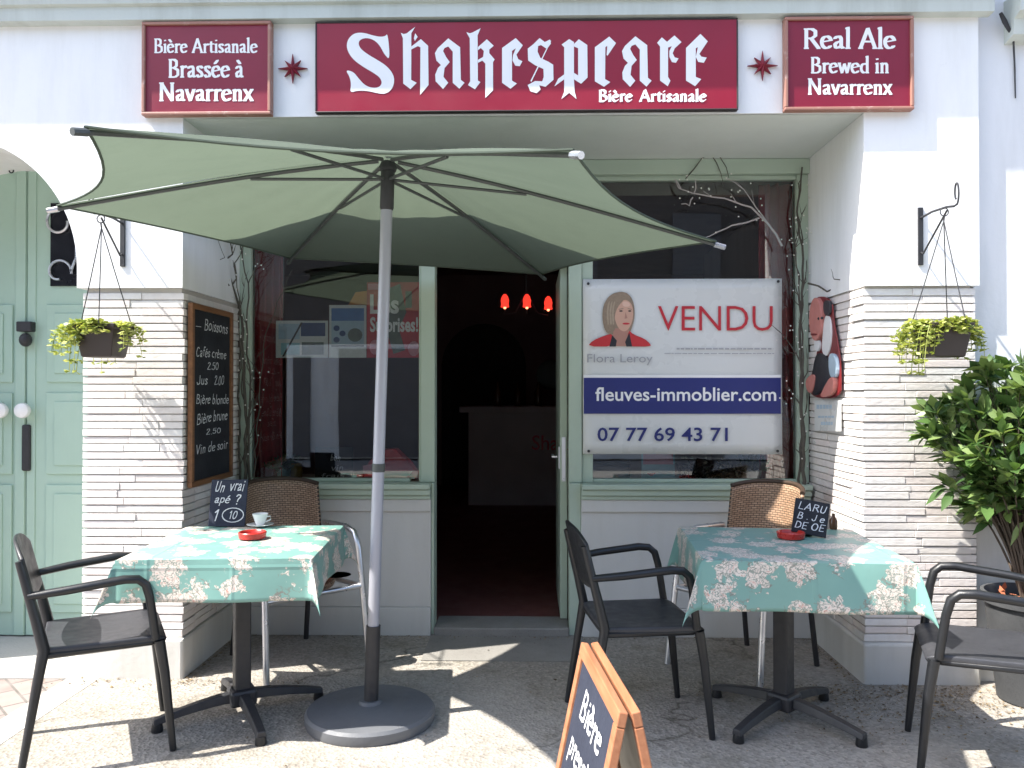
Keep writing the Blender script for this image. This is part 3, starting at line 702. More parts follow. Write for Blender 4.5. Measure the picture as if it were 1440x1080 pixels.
for k, T in enumerate(tips):
    pts = [hub.lerp(T, s) + Vector((0,0,.022*math.sin(math.pi*s)*(1-.5*s)-.004)) for s in [.03+.97*i/10 for i in range(11)]]
    pts.append(pts[-1] + (pts[-1]-pts[-2])*.25)
    rb = M().tube(pts, .0085, 6).build('rib', RIBM, pa, smooth=40)
    q = hub.lerp(T, .42) + Vector((0,0,.022*math.sin(math.pi*.42)*.79-.014))
    M().tube([pz(2.285) + (T-hub).normalized()*.03, q], .0065, 6).build('strut', RIBM, rb, smooth=40)
    M().tube([pts[-2]-(pts[-1]-pts[-2])*.2, pts[-1]+(pts[-1]-pts[-2])*.15], .0115, 8).build('tip_cap', ALU if k in (1,4,5) else RIBM, rb, smooth=40)

# ------------------------------------------------------------------ tables and cloths
def table(c, rot, fr, label):
    t = thing('cafe_table', (c[0], c[1], 0), label, 'table', 'pedestal tables on the terrace', rot)
    M().box(-.345, .345, -.345, .345, .72, .744).build('table_top', BLACKM, t, bevel=.004, local=True)
    q = fr-rot
    Mx = Matrix.Rotation(q, 3, 'Z')
    M().obox((0,0,.40), .066, .066, .66, Mx).build('column', IRON, t, bevel=.008, local=True)
    M().obox((0,0,.085), .11, .11, .07, Mx).build('column_foot', IRON, t, bevel=.014, local=True)
    for k in range(4):
        d = Vector((math.cos(q+math.pi*k/2), math.sin(q+math.pi*k/2), 0))
        sd = Vector((-d.y, d.x, 0)); f = M(); st_ = []
        for i in range(9):
            r = .035+.315*i/8; z = .088-.046*(i/8)**1.6; wd = .027-.006*i/8; hh = .020-.008*i/8
            st_ += [d*r+sd*wd+Vector((0,0,z-hh)), d*r-sd*wd+Vector((0,0,z-hh)), d*r-sd*wd*.75+Vector((0,0,z+hh)), d*r+sd*wd*.75+Vector((0,0,z+hh))]
        f.add(st_, [(i*4+j, i*4+(j+1)%4, i*4+4+(j+1)%4, i*4+4+j) for i in range(8) for j in range(4)] + [(3,2,1,0), (32,33,34,35)])
        ft = f.build('foot', IRON, t, bevel=.004, local=True)
        M().lathe([(.022,0),(.024,.006),(.020,.034)], d*.335+Vector((0,0,.0005)), 12).build('foot_pad', BLACKM, ft, smooth=40, local=True)
    return t
def cloth(c, rot, hx, hy, drop, label, seed):
    rnd = random.Random(seed); ph = [rnd.uniform(0, 6.28) for _ in range(6)]
    N = 72; m = M(); uv = []; zt = .7475
    ux, uy = hx+drop, hy+drop
    for j in range(N+1):
        for i in range(N+1):
            u = -ux+2*ux*i/N; v = -uy+2*uy*j/N
            ex = max(abs(u)-hx, 0); ey = max(abs(v)-hy, 0); sx = math.copysign(1, u); sy = math.copysign(1, v)
            x = max(-hx, min(hx, u)); y = max(-hy, min(hy, v)); z = zt
            r = math.hypot(ex, ey)
            if r > 0:
                phi = math.atan2(ey, ex); fl = math.sin(2*phi)
                soft = min(r, .02)                      # rounded table edge
                dn = r*(1-.10*fl)
                out = .005 + .055*r
                nx, ny = math.cos(phi), math.sin(phi)
                if fl > 1e-6: fan = .31*r*fl**1.5
                else: fan = 0
                wob = .010*r/drop*(math.sin(u*13+ph[0])*(ey > 0) + math.sin(v*12+ph[1])*(ex > 0)) if fl < .05 else 0
                x += sx*(nx*out + fan*.7071*(1.15 if sx*sy > 0 else .75)); y += sy*(ny*out + fan*.7071*(.75 if sx*sy > 0 else 1.15))
                if ex > 0 and ey == 0: x += sx*wob
                if ey > 0 and ex == 0: y += sy*wob
                z = zt - max(0, dn - soft*.25)
            else:
                z += .0012*math.sin(u*9+ph[2])*math.sin(v*8+ph[3])
            m.v.append(Vector((x, y, z))); uv.append((u+seed*.37, v+seed*.21))
    m.f = [(j*(N+1)+i, j*(N+1)+i+1, (j+1)*(N+1)+i+1, (j+1)*(N+1)+i) for j in range(N) for i in range(N)]; m.uv = uv
    o = m.build('tablecloth', CLOTH, smooth=60, solid=.0014, local=True); o.location = (c[0], c[1], 0); o.rotation_euler = (0,0,rot)
    return tag(o, label, 'tablecloth', 'flowered tablecloths')
TL, TR_ = (-1.235, -.425), (1.075, -.425)
table(TL, R(4), R(32), 'black pedestal table under the left cloth near the parasol pole')
table(TR_, R(-4), R(42), 'black pedestal table under the right cloth near the shrub')
cloth(TL, R(4), .365, .375, .168, 'sunlit turquoise flowered tablecloth on the left table with the cup', 1)
cloth(TR_, R(-4), .390, .375, .195, 'mostly shaded turquoise flowered tablecloth on the right table', 2)
ZT = .7505
def ashtray(p, label):
    m = M().lathe([(.048,0),(.056,.003),(.060,.026),(.056,.030),(.050,.024),(.046,.008),(1e-6,.007)], (p.x, p.y, ZT), 28)
    return tag(m.build('ashtray', REDCER, smooth=40), label, 'ashtray', 'red ashtrays')
ashtray(onZ(355, 757, ZT), 'red round ashtray in front of the white cup on the left table')
ashtray(onZ(1112, 757, ZT), 'red round ashtray beside the tilted black card on the right table')
pc = onZ(366, 740, ZT)
sa = M().lathe([(.03,0),(.034,.003),(.060,.009),(.0625,.011),(.060,.012),(.034,.006),(1e-6,.005)], (pc.x, pc.y, ZT), 32)
tag(sa.build('saucer', PORC, smooth=40), 'white saucer under the coffee cup on the left table', 'saucer')
cu = thing('coffee_cup', (pc.x, pc.y, ZT+.006), 'small white coffee cup on a saucer on the left table', 'cup')
M().lathe([(.018,0),(.020,.003),(.026,.02),(.034,.045),(.037,.054),(.035,.054),(.031,.044),(.022,.018),(1e-6,.010)], cu.location, 28).build('cup_body', PORC, cu, smooth=40)
M().tube([cu.location+Vector((.030,.0,.040)), cu.location+Vector((.048,0,.042)), cu.location+Vector((.050,0,.026)), cu.location+Vector((.026,0,.016))], .0035, 6).build('cup_handle', PORC, cu, smooth=50)
def table_card(p, wd, ht, lean, rz, roll, label, lines, mat, doodle=False):
    t = thing('chalk_card', (p.x, p.y, ZT), label, 'chalk sign', 'small chalk cards on the tables')
    Mx = Matrix.Rotation(rz, 3, 'Z') @ Matrix.Rotation(roll, 3, 'Y') @ Matrix.Rotation(-lean, 3, 'X')
    base = Vector((0,0,.002 + abs(math.sin(roll))*wd/2)); base = Vector(t.location)+base
    P = lambda x, z: base + Mx @ Vector((x, 0, z))
    M().obox(P(0, ht/2) + Mx @ Vector((0,.005,0)), wd, .009, ht, Mx).build('slate', mat, t, bevel=.002)
    n = Mx @ Vector((0,-1,0))
    for s_, a, b, z0, z1 in lines:
        lm = M(); stroke_text(lm, s_, P, a*wd-wd/2, b*wd-wd/2, z0*ht, z1*ht, n, .72, .72, 0, False, .0012, .4); lm.build('writing', CHALK, t)
    if doodle:
        lm = M()
        for i in range(20): nib_seg(lm, P, (.16*wd+.29*wd*math.cos(i*.33), .24*ht+.15*ht*math.sin(i*.33)), (.16*wd+.29*wd*math.cos(i*.33+.33), .24*ht+.15*ht*math.sin(i*.33+.33)), .0035, .0035, 0, n, .0012+i*2e-5)
        lm.build('drawn_ring', CHALK, t)
    M().obox(P(0, ht*.45) + Mx @ Vector((0,.035,-.01)), wd*.3, .006, ht*.8, Mx @ Matrix.Rotation(R(20), 3, 'X')).build('back_strut', mat, t)
    return t
table_card(onZ(318, 741, ZT), .172, .222, R(14), R(3), 0, 'dark blue chalk card asking Un vrai apé on the left table',
           [('Un', .10, .42, .74, .95), ('vrai', .50, .95, .76, .98), ('apé', .12, .58, .50, .66), ('?', .66, .86, .46, .66), ('1', .12, .30, .12, .34), ('10', .54, .80, .16, .32)], SLATEB, True)
table_card(onZ(1137, 756, ZT), .145, .152, R(18), R(-14), R(9), 'small tilted black chalk card lettered in capitals on the right table',
           [('LARU', .10, .94, .70, .90), ('B . J e', .10, .92, .42, .60), ('DE OE', .06, .94, .13, .32)], SLATE)
pb = onZ(1172, 744, ZT)
tag(M().lathe([(.016,0),(.018,.006),(.018,.04),(.008,.058),(.007,.072),(1e-6,.073)], (pb.x, pb.y, ZT), 16).build('pepper_bottle', BROWNG, smooth=40), 'tiny brown bottle behind the black card on the right table', 'bottle')

# ------------------------------------------------------------------ black armchairs
def armchair(label):
    t = thing('armchair', (0,0,0), label, 'armchair', 'black terrace armchairs')
    # seat: rounded slab, dished, with a rolled front edge
    def seat(u, v):
        x = -.195+.42*u; w = .222-.012*(1-u); y = (v*2-1)*w
        c = max(0, (u-.86)/.14); 
        if u > .9: y *= 1-.10*((u-.9)/.1)**2
        return Vector((x, y, .452 - .014*(1-(2*v-1)**2)*math.sin(math.pi*min(1, u*1.1)) - .022*c*c))
    s = M().grid(seat, 22, 16).build('seat', SEATM, t, smooth=60, local=True); q = s.modifiers.new('thickness', 'SOLIDIFY'); q.thickness = .024; q.offset = -1
    q = s.modifiers.new('bevel', 'BEVEL'); q.width = .006; q.segments = 2; q.limit_method = 'ANGLE'; q.angle_limit = R(50)
    fm = M(); fm.tube([(-.185,-.2,.425),(.17,-.2,.425),(.185,-.185,.425),(.185,.185,.425),(.17,.2,.425),(-.185,.2,.425)], .014, 8, sq=1.5)
    fm.tube([(-.185,-.2,.425),(-.185,.2,.425)], .014, 8); fm.build('seat_frame', BLACKM, t, smooth=50, local=True)
    for sy in (-1, 1):
        M().tube([(.245,sy*.222,.001),(.215,sy*.216,.30),(.195,sy*.212,.43)], [.015,.021,.024], 10, sq=.85).build('leg', BLACKM, t, smooth=50, local=True)
        M().tube([(-.262,sy*.222,.001),(-.205,sy*.216,.36),(-.190,sy*.212,.45),(-.215,sy*.205,.56),(-.268,sy*.195,.775)], [.015,.021,.024,.022,.018], 10, sq=.85).build('leg', BLACKM, t, smooth=50, local=True)
        M().tube([(-.238,sy*.208,.648),(-.12,sy*.236,.662),(.07,sy*.243,.682),(.118,sy*.243,.678),(.145,sy*.241,.655),(.160,sy*.236,.60),(.182,sy*.222,.44)], [.014,.016,.0165,.0165,.0165,.016,.016], 10, sq=1.15).build('armrest', BLACKM, t, smooth=50, local=True)
    def back(u, v):
        y = (u*2-1)*.205; e = abs(u*2-1); zt = .838-.055*e**3; zb = .585+.02*e**2
        z = zb+(zt-zb)*v; return Vector((-.205-.245*(z-.53)-.020*(1-e*e)+.008, y, z))
    b = M().grid(back, 18, 10).build('backrest', BLACKM, t, smooth=60, solid=.014, local=True)
    q = b.modifiers.new('bevel', 'BEVEL'); q.width = .004; q.segments = 2; q.limit_method = 'ANGLE'; q.angle_limit = R(50)
    return t
def place(t, front, fwd):
    f = Vector(fwd).normalized(); t.location = (front[0]-f.x*.245, front[1]-f.y*.245, .001); t.rotation_euler = (0, 0, math.atan2(f.y, f.x))
c1 = armchair('black armchair left of the left table with its seat in sun')
place(c1, (-1.4875, -.575), (.87, .49))
c2 = copy_tree(c1); c2['label'] = 'black armchair between the parasol and the right table behind the folding board'
place(c2, (.70, -.405), (.985, .13))
c3 = copy_tree(c1); c3['label'] = 'black armchair on the right of the right table beside the potted shrub'
place(c3, (1.47, -.735), (-.93, .34))

# ------------------------------------------------------------------ aluminium wicker chairs
def bistro(loc, ang, label, wick):
    t = thing('bistro_chair', (loc[0], loc[1], .001), label, 'chair', 'aluminium wicker chairs against the shopfront', ang)
    m = M(); uv = []
    def back(u, v):
        a = (u-.5)*R(130); r = .235; e = abs(u*2-1)
        zt = .905-.03*e**2.5; zb = .56
        return Vector((-.02-r*math.cos(a)*1.02 - .05*(v-.3), r*1.0*math.sin(a), zb+(zt-zb)*v))
    m.grid(back, 28, 10); m.uv = [((i % 29)/28*.54, (i//29)/10*.35) for i in range(len(m.v))]
    bk = m.build('backrest', wick, t, smooth=60, solid=.016, local=True)
    M().tube([back(i/24, 1.) + Vector((0,0,.004)) for i in range(25)], .013, 8).build('back_rim', wick, bk, smooth=50, local=True)
    s = M()
    s.lathe([(1e-6,.012),(.17,.010),(.205,.0),(.21,-.012),(.2,-.03),(1e-6,-.03)], (0,0,.41), 28); s.uv = [(v.x, v.y) for v in s.v]
    s.build('seat', wick, t, smooth=40, local=True)
    for sy in (-1, 1):
        M().tube([(.29,sy*.275,0),(.24,sy*.262,.40),(.215,sy*.255,.58),(.18,sy*.25,.655),(.10,sy*.245,.675),(-.10,sy*.225,.675)], .0155, 12).build('arm_frame', ALU, t, smooth=50, local=True)
        M().tube([(-.285,sy*.21,0),(-.225,sy*.20,.40),(-.14,sy*.19,.62)], .014, 10).build('rear_leg', IRON, t, smooth=50, local=True)
    M().tube([(.24,-.262,.385),(.24,.262,.385)], .013, 10).tube([(.24,-.262,.385),(-.225,-.2,.385),(-.225,.2,.385),(.24,.262,.385)], .013, 10).build('seat_frame', ALU, t, smooth=50, local=True)
    return t
bistro((-1.22, .285), R(-48), 'wicker backed aluminium chair in the corner behind the left table', WICK)
bistro((1.10, .235), R(219), 'wicker backed aluminium chair in the corner behind the right table', WICK2)
cq = Vector((-1.21, .26, .428))
tag(M().lathe([(1e-6,0),(.19,0),(.205,.012),(.20,.03),(.17,.038),(1e-6,.04)], cq, 28).build('seat_cushion', CUSH, smooth=60), 'round orange seat cushion on the left wicker chair', 'cushion')
gb = M()
for k in range(1): gb.lathe([(1e-6,0),(.05,.004),(.07,.02),(.06,.035),(.03,.045),(1e-6,.046)], onY(474, 822, .17)+Vector((0,0,.0)), 18)
gb.v = [Vector((v.x, v.y, max(v.z, .466))) for v in gb.v]
tag(gb.build('folded_cloth', CUSHG, smooth=60), 'crumpled grey cloth lying on the orange cushion', 'cloth')

# ------------------------------------------------------------------ hanging planters
def bracket(px, py0, py1, pend, ptip, label):
    a = onY(px, py0, -.003); b = onY(px, py1, -.003)
    t = thing('wall_bracket', (a.x, 0, b.z), label, 'bracket', 'wrought iron basket brackets')
    M().box(a.x-.012, a.x+.012, -.010, .0, b.z, a.z).build('wall_plate', IRON, t, bevel=.002)
    e = Vector((a.x+.012, -.285, onY(pend[0], pend[1], -.285).z)); s = Vector((a.x, -.011, a.z-.05))
    m = M().tube([s, s.lerp(e, .35)+Vector((0,0,.01)), s.lerp(e, .8)+Vector((0,0,.008)), e], .0055, 8)
    cc = e+Vector((0,-.022,.045)); pts = [cc+Vector((0, .045*(1-.5*i/26)*math.cos(-.9-i*.29+1.4)*-1, .05*(1-.5*i/26)*math.sin(-1.1-i*.29+0.0))) for i in range(27)]
    m2 = [e]+[Vector((e.x, e.y-.02-.022*math.sin(i*.28)*(1-i/40), e.z+.055-.055*math.cos(i*.28)*(1-i/45))) for i in range(1, 22)]
    m.tube(m2, .0045, 6)
    m.tube([Vector((a.x,-.011,b.z+.06)), Vector((a.x,-.03,b.z+.05)), e+Vector((0,.06,-.005))], .0045, 8)
    m.build('scroll_arm', IRON, t, smooth=50)
    return e
def planter(att, zp, label, seed, spin, lefty):
    rnd = random.Random(seed)
    t = thing('hanging_planter', (att.x, att.y+.03, zp), label, 'hanging basket', 'brown hanging planters on the piers')
    c = Vector((att.x, att.y+.03, zp))
    pr_ = [(1e-6,.0),(.090,0),(.097,.006),(.124,.128),(.134,.130),(.135,.150),(.126,.150),(.113,.128),(1e-6,.126)]
    M().lathe(pr_, c, 4 if spin else 6, rot=spin+.3).build('pot', POTB, t, bevel=.006)
    cm = M(); top = Vector((att.x, att.y+.005, att.z-.06))
    cm.torus(att+Vector((0,0.0,-.022)), .018, .0028, ((1,0,0),(0,0,1)), 14)
    cm.tube([att+Vector((0,.0,-.04)), top], .0035, 5)
    for k in range(3):
        q = 2*math.pi*k/3+spin+.35; e = c+Vector((.125*math.cos(q),   .125*math.sin(q), .148))
        cm.tube([top, top.lerp(e, .5)+Vector((0,0,-.004)), e], .0026, 5)
    cm.build('chain', IRON, t)
    fo = M(); stems = M()
    for i in range(84):
        q = rnd.uniform(0, 2*math.pi); r0 = rnd.uniform(.03, .11); rr = rnd.uniform(.10, .185)
        if lefty and math.cos(q) < -.1: rr *= 1.15
        elif lefty and rnd.random() < .45: continue
        L = rnd.choice((.05,.07,.10,.13,.17)) * (1.2 if math.cos(q) < 0 else .8)
        if math.sin(q) < -.2 and abs(math.cos(q)-.15) < .62:
            if rnd.random() < .6: continue
            L = min(L, .03); rr = min(rr, .12)
        P0 = c+Vector((r0*math.cos(q), r0*math.sin(q), .14)); P1 = c+Vector((rr*.8*math.cos(q), rr*.8*math.sin(q), .178+rnd.uniform(-.02,.03))); P2 = c+Vector((rr*math.cos(q), rr*math.sin(q), .14)); P3 = P2+Vector((rnd.uniform(-.015,.015)+.01*math.cos(q), rnd.uniform(-.015,.015), -L))
        pts = []
        for s_ in [j/12 for j in range(13)]:
            b = (1-s_)**3*P0+3*s_*(1-s_)**2*P1+3*s_*s_*(1-s_)*P2+s_**3*P3; pts.append(b)
        stems.tube(pts, .0016, 4, cap=False)
        for j in range(2, 13):
            for _ in range(3):
                a = rnd.uniform(0, 6.28); d = Vector((math.cos(a), math.sin(a), rnd.uniform(-.6,.5))).normalized(); ln = rnd.uniform(.018,.032)
                sd = d.cross(Vector((rnd.uniform(-1,1), rnd.uniform(-1,1), 1))).normalized()*ln*.36
                o = pts[j]; fo.add([o, o+d*ln*.5+sd, o+d*ln, o+d*ln*.5-sd], [(0,1,2,3)])
    fo.build('foliage', TRAIL, t); stems.build('stem', TRAIL, t)
eR = bracket(1294, 292, 373, (1330, 290), None, 'black scrolled iron bracket on the sunny right pier')
eL = bracket(173, 300, 375, (128, 300), None, 'black scrolled iron bracket on the left pier under the parasol')
planter(Vector((onY(1324, 503, -.24).x, -.27, eR.z)), onY(1325, 503, -.24).z, 'brown planter with yellow trailing plant hanging on the right pier', 5, .55, False)
planter(Vector((onY(146, 503, -.24).x, -.27, eL.z)), onY(148, 503, -.24).z, 'brown planter with bushy yellow trailing plant hanging on the left pier', 9, .5, True)

# ------------------------------------------------------------------ wall chalkboard on the left reveal
XW = XL+.010
A, B = onX(270, 425, XW+.02), onX(327, 672, XW+.02)
y0, y1 = A.y, B.y; z1 = A.z; z0 = onX(270, 686, XW+.02).z
wb = thing('wall_chalkboard', (XW, (y0+y1)/2, z0), 'tall wood framed chalkboard menu hung on the left side of the porch', 'chalkboard')
M().box(XW, XW+.012, y0+.012, y1-.012, z0+.012, z1-.012).build('slate', SLATE, wb)
fm = M()
for b in ((y0, y1, z0, z0+.028), (y0, y1, z1-.028, z1), (y0, y0+.028, z0+.028, z1-.028), (y1-.028, y1, z0+.028, z1-.028)): fm.box(XW-.001, XW+.024, *b)
fm.build('frame', WOODB, wb, bevel=.003)
PW = lambda y, z: Vector((XW+.012, y, z)); H = z1-z0; W = y1-y0
for s_, a, b, za, zb in (('-', .10, .24, .865, .90), ('Boissons', .30, .90, .865, .925), ('Cafés crème', .12, .86, .715, .765), ('2.50', .38, .66, .645, .685), ('Jus', .14, .40, .56, .61), ('2.00', .55, .80, .56, .61), ('Bière blonde', .12, .93, .45, .50), ('Bière brune', .14, .90, .34, .395), ('2.50', .36, .72, .275, .305), ('Vin de soir', .12, .90, .175, .225)):
    lm = M(); stroke_text(lm, s_, PW, y0+a*W, y0+b*W, z0+za*H, z0+zb*H, (1,0,0), .62, .62, 0, False, .001, .5); lm.build('writing', CHALK, wb)

# ------------------------------------------------------------------ painted waiter cut-out and paper on the right reveal
XC = XR-.012
K6 = lambda x, y: (1130+x/4.9125, 400+y/4.9125)
fg = thing('painted_figure', tuple(onX(*K6(170, 785), XC)), 'painted wooden waiter figure hung on the right side of the porch', 'painted figure')
def cut(name, pts, th, mat, par, sm=True):
    pts = smooth_poly(pts, 2) if sm else pts
    return M().prism([onX(*K6(x, y), XC) + Vector((-.002,0,0)) for x, y in pts], (-th,0,0)).build(name, mat, par, bevel=.003)
el_ = lambda cx, cy, rx, ry, n=14: [(cx+rx*math.cos(2*math.pi*i/n), cy+ry*math.sin(2*math.pi*i/n)) for i in range(n)]
cut('backing', [(78,90),(165,80),(212,130),(215,230),(262,480),(270,640),(268,788),(70,788),(45,690),(95,520),(110,420),(75,300)], .008, PDRED, fg)
hd = cut('head', el_(120,240,44,152), .030, PINKC, fg)
cut('hair', [(160,110),(208,110),(210,215),(166,215)], .02, PBLACK, hd)
cut('shirt', [(166,205),(208,225),(215,380),(188,505),(148,475),(150,390)], .016, PWHITE, fg)
cut('collar', [(100,370),(140,385),(130,470),(100,450)], .02, PWHITE, fg)
cut('jacket', [(125,462),(195,500),(218,600),(210,705),(160,722),(100,782),(76,700),(98,540)], .022, PBLACK, fg)
cut('sleeve', [(205,465),(260,495),(264,645),(212,645)], .026, SKYP, fg)
cut('hand', [(48,655),(100,615),(118,640),(95,755),(60,740)], .030, PINKC, fg)
cut('hand', [(255,640),(242,765),(150,786),(180,715),(225,640)], .032, PINKC, fg)
for ey in ((105, 235), (128, 232)): M().ball(onX(*K6(*ey), XC-.032), .008, 8, 5).build('eye', PBLACK, hd)
cut('mouth', el_(115,345,22,7), .034, PDRED, hd)
np_ = thing('paper_notice', tuple(onX(*K6(170, 1010), XC)), 'white paper notice on the right porch wall below the painted figure', 'notice')
M().prism([onX(*K6(x, y), XC) for x, y in ((78,800),(262,800),(262,1015),(78,1010))], (-.002,0,0)).build('paper', PAPER, np_)
lm = M()
for y, a, b, h in ((845,90,200,28), (915,100,215,14), (960,120,205,22)):
    lm = M()
    for i in range(5):
        xa = a+(b-a)*i/5; xb = xa+(b-a)/5*.8
        lm.prism([onX(*K6(x, yy), XC-.0022) for x, yy in ((xa,y-h/2),(xb,y-h/2),(xb,y+h/2),(xa,y+h/2))], (-.0006,0,0))
    lm.build('print', SKYP, np_)

# ------------------------------------------------------------------ estate agent's board
YE = .738
PE = lambda x, y: onY(x, y, YE)
K7 = lambda x, y: PE(820+x/3.483, 380+y/3.483)
es = thing('sale_board', tuple(PE(960, 638)), 'white VENDU sale board with navy band in front of the right window', 'sale board')
a, b = PE(820, 638.5), PE(1100, 391.5)
def epanel(u, v):
    return Vector((a.x+(b.x-a.x)*u, YE+.004-.004*math.sin(math.pi*u)-.006*max(0, u-.85)*max(0, v-.8)*30, a.z+(b.z-a.z)*v))
M().grid(lambda u, v: epanel(u, v)+Vector((0,.007,0)), 20, 16).build('panel', PAPER, es, smooth=60, solid=.003)
NE = Vector((0,-1,0)); E7 = lambda pts: [(x, y) for x, y in pts]
def flat(name, pts, mat, th): 
    mm = M(); poly_on(mm, pts, K7, NE, th); return mm.build(name, mat, es)
flat('navy_band', [(3,527),(968,527),(968,703),(3,703)], NAVY, .0020)
flat('white_stripe', [(3,512),(968,512),(968,526),(3,526)], LETTER, .0020)
flat('portrait_hair', smooth_poly([(185,102),(228,118),(250,165),(253,230),(238,285),(225,318),(145,318),(108,304),(93,240),(98,170),(130,120)]), HAIR, .0022)
flat('portrait_neck', [(150,285),(222,285),(240,372),(140,372)], SKIND, .0026)
flat('portrait_face', smooth_poly([(165,165),(205,140),(240,165),(247,220),(236,268),(210,302),(180,295),(158,255),(150,205)]), SKIN, .0030)
flat('portrait_jacket', smooth_poly([(22,374),(45,345),(110,318),(142,312),(150,335),(145,374)], 1), PRED, .0034)
flat('portrait_jacket', smooth_poly([(212,374),(222,290),(245,315),(300,335),(328,360),(333,374)], 1), PRED, .0034)
flat('portrait_hair', smooth_poly([(130,150),(190,122),(205,140),(168,180),(152,230),(160,300),(125,300),(112,220)]), HAIR, .0034)
mm = M()
for cx, cy, rx, ry in ((185,200,9,4), (228,200,8,4)): poly_on(mm, el_(cx, cy, rx, ry, 10), K7, NE, .0034)
mm.build('portrait_eye', DKFRAME, es)
flat('portrait_brow', [(174,190),(197,186),(197,190),(174,194)], HAIR, .0034); flat('portrait_brow', [(218,186),(238,190),(238,194),(218,190)], HAIR, .0034)
flat('portrait_forehead', smooth_poly([(190,152),(225,155),(232,178),(195,180)]), SKINL, .0033)
for hx in (0, 14, 26):
    flat('portrait_hair_strand', smooth_poly([(122+hx,158),(132+hx,148),(122+hx,200),(128+hx,262),(118+hx,270),(114+hx,205)]), HAIRL, .0036+hx*1e-5)
flat('portrait_collar', [(142,318),(165,345),(160,374),(128,374)], PBLACK, .0036); flat('portrait_collar', [(226,305),(205,352),(212,374),(240,374)], PBLACK, .0036)
flat('portrait_mouth', el_(210,262,18,5,12), VRED, .0034)
flat('portrait_nose', [(207,205),(217,235),(203,238)], SKIND, .0034)
def etext(name, s_, x0, x1, yb, yt, mat, bold=0., th=.003):
    mm = M(); text_into(mm, s_, lambda x, z: K7(x, -z), x0, x1, -yb, -yt, NE, th, bold); return mm.build(name, mat, es)
etext('lettering', 'VENDU', 366, 928, 297, 176, VRED, -.006)
etext('lettering', 'Flora Leroy', 20, 340, 465, 411, GREYP)
etext('lettering', 'fleuves-immoblier.com', 60, 945, 641, 573, LETTER, .014)
etext('lettering', '07 77 69 43 71', 70, 708, 838, 770, NAVY, .012)
mm = M()
rnd = random.Random(3)
for y, x0, x1, h in ((385, 458, 930, 7), (408, 398, 935, 4)):
    x = x0
    while x < x1:
        w_ = rnd.uniform(8, 34); poly_on(mm, [(x, y-h/2), (min(x+w_, x1), y-h/2), (min(x+w_, x1), y+h/2), (x, y+h/2)], K7, NE, .003); x += w_+rnd.uniform(3, 7)
mm.build('small_print', GREYP, es)
mm = M()
for x, y in ((25,66),(955,55),(27,886),(952,886)):
    mm.lathe([(1e-6,-.006),(.008,-.006),(.008,0),(1e-6,0)], K7(x, y), 12, m=Matrix(((1,0,0),(0,0,1),(0,1,0))))
mm.build('eyelet', IRON, es)

# ------------------------------------------------------------------ window displays
def curtain(x0, x1, y, label, seed):
    rnd = random.Random(seed); ph = rnd.uniform(0, 6)
    def f(u, v): 
        x = x0+(x1-x0)*u; return Vector((x, y+.022*math.sin(u*math.pi*7+ph+.5*math.sin(v*3))+.012*math.sin(u*31+v*2), .868+(2.60-.868)*v))
    tag(M().grid(f, 60, 14).build('curtain', CURT, smooth=60, solid=.002), label, 'curtain', 'red window curtains')
curtain(-1.66, -1.46, .875, 'dark red curtain at the left edge of the left window', 1)
curtain(1.345, 1.545, .875, 'dark red curtain at the right edge of the right window', 2)
def poster(pts, Y, label, mats, build):
    a = onY(*pts[0], Y); b = onY(*pts[1], Y)
    t = thing('poster', ((a.x+b.x)/2, Y, b.z), label, 'poster', 'posters in the left window')
    M().box(a.x, b.x, Y, Y+.003, b.z, a.z).build('sheet', mats, t)
    def q(name, r, mat, th, rz=None):
        x0, x1, y0, y1 = r or (0,0,0,0); P = lambda u, v: Vector((a.x+(b.x-a.x)*u, Y, a.z+(b.z-a.z)*v))
        mm = M(); pts_ = rz if rz else [(x0,y0),(x1,y0),(x1,y1),(x0,y1)]
        poly_on(mm, pts_, P, NE, th); return mm.build(name, mat, t)
    build(q, lambda u, v: Vector((a.x+(b.x-a.x)*u, Y, a.z+(b.z-a.z)*v)), t)
YP = .822
def pA(q, P, t):
    q('picture', (.48,.95,.06,.42), DBLUE, .0008); q('picture', (.05,.46,.08,.5), SKYP, .0008); q('picture', (.1,.46,.6,.92), TEALP, .0008); q('picture', (.5,.92,.58,.92), GREYG, .0008)
    q('stripe', None, DKFRAME, .0014, [(.12,.97),(.16,.97),(.52,.05),(.48,.05)])
def pB(q, P, t):
    q('picture', (.06,.94,.06,.30), BLUEP, .0008); q('picture', (.06,.94,.30,.74), SKYP, .0008); q('stripe', (.06,.94,.76,.79), DKFRAME, .0008)
    for i, (cx, cy) in enumerate(((.2,.44),(.36,.54),(.2,.66))): q('picture', None, DBLUE, .0012, el_(cx, cy, .085, .055, 12))
    q('picture', None, GREYG, .0012, el_(.7,.57,.2,.13,14))
def pC(q, P, t):
    q('picture', None, GREYG, .0008, [(.34,.10),(.62,.02),(.74,.4),(.60,.62),(.72,.9),(.5,.95),(.36,.62),(.3,.3)])
    q('picture', None, PINKP, .0008, el_(.88,.88,.11,.1)); q('picture', None, PINKP, .0008, el_(.15,.86,.1,.1)); q('picture', (.02,.3,.02,.10), PINKP, .0008)
    q('picture', (.72,.84,.12,.34), GREYG, .0008)
    lm = M()
    text_into(lm, 'Les', lambda x, z: P(x, -z), .06, .60, -.42, -.16, NE, .0016, .03); lm.build('lettering', LETTER, t); lm = M()
    text_into(lm, 'Surprises!', lambda x, z: P(x, -z), .06, .96, -.72, -.46, NE, .0016, .03); lm.build('lettering', LETTER, t)
poster(((388,451),(461,503)), YP, 'wide blue and white poster, lowest left in the left window', PAPER, pA)
poster(((463,429),(515,503)), YP-.004, 'upright pale blue poster with round pictures in the left window', PAPER, pB)
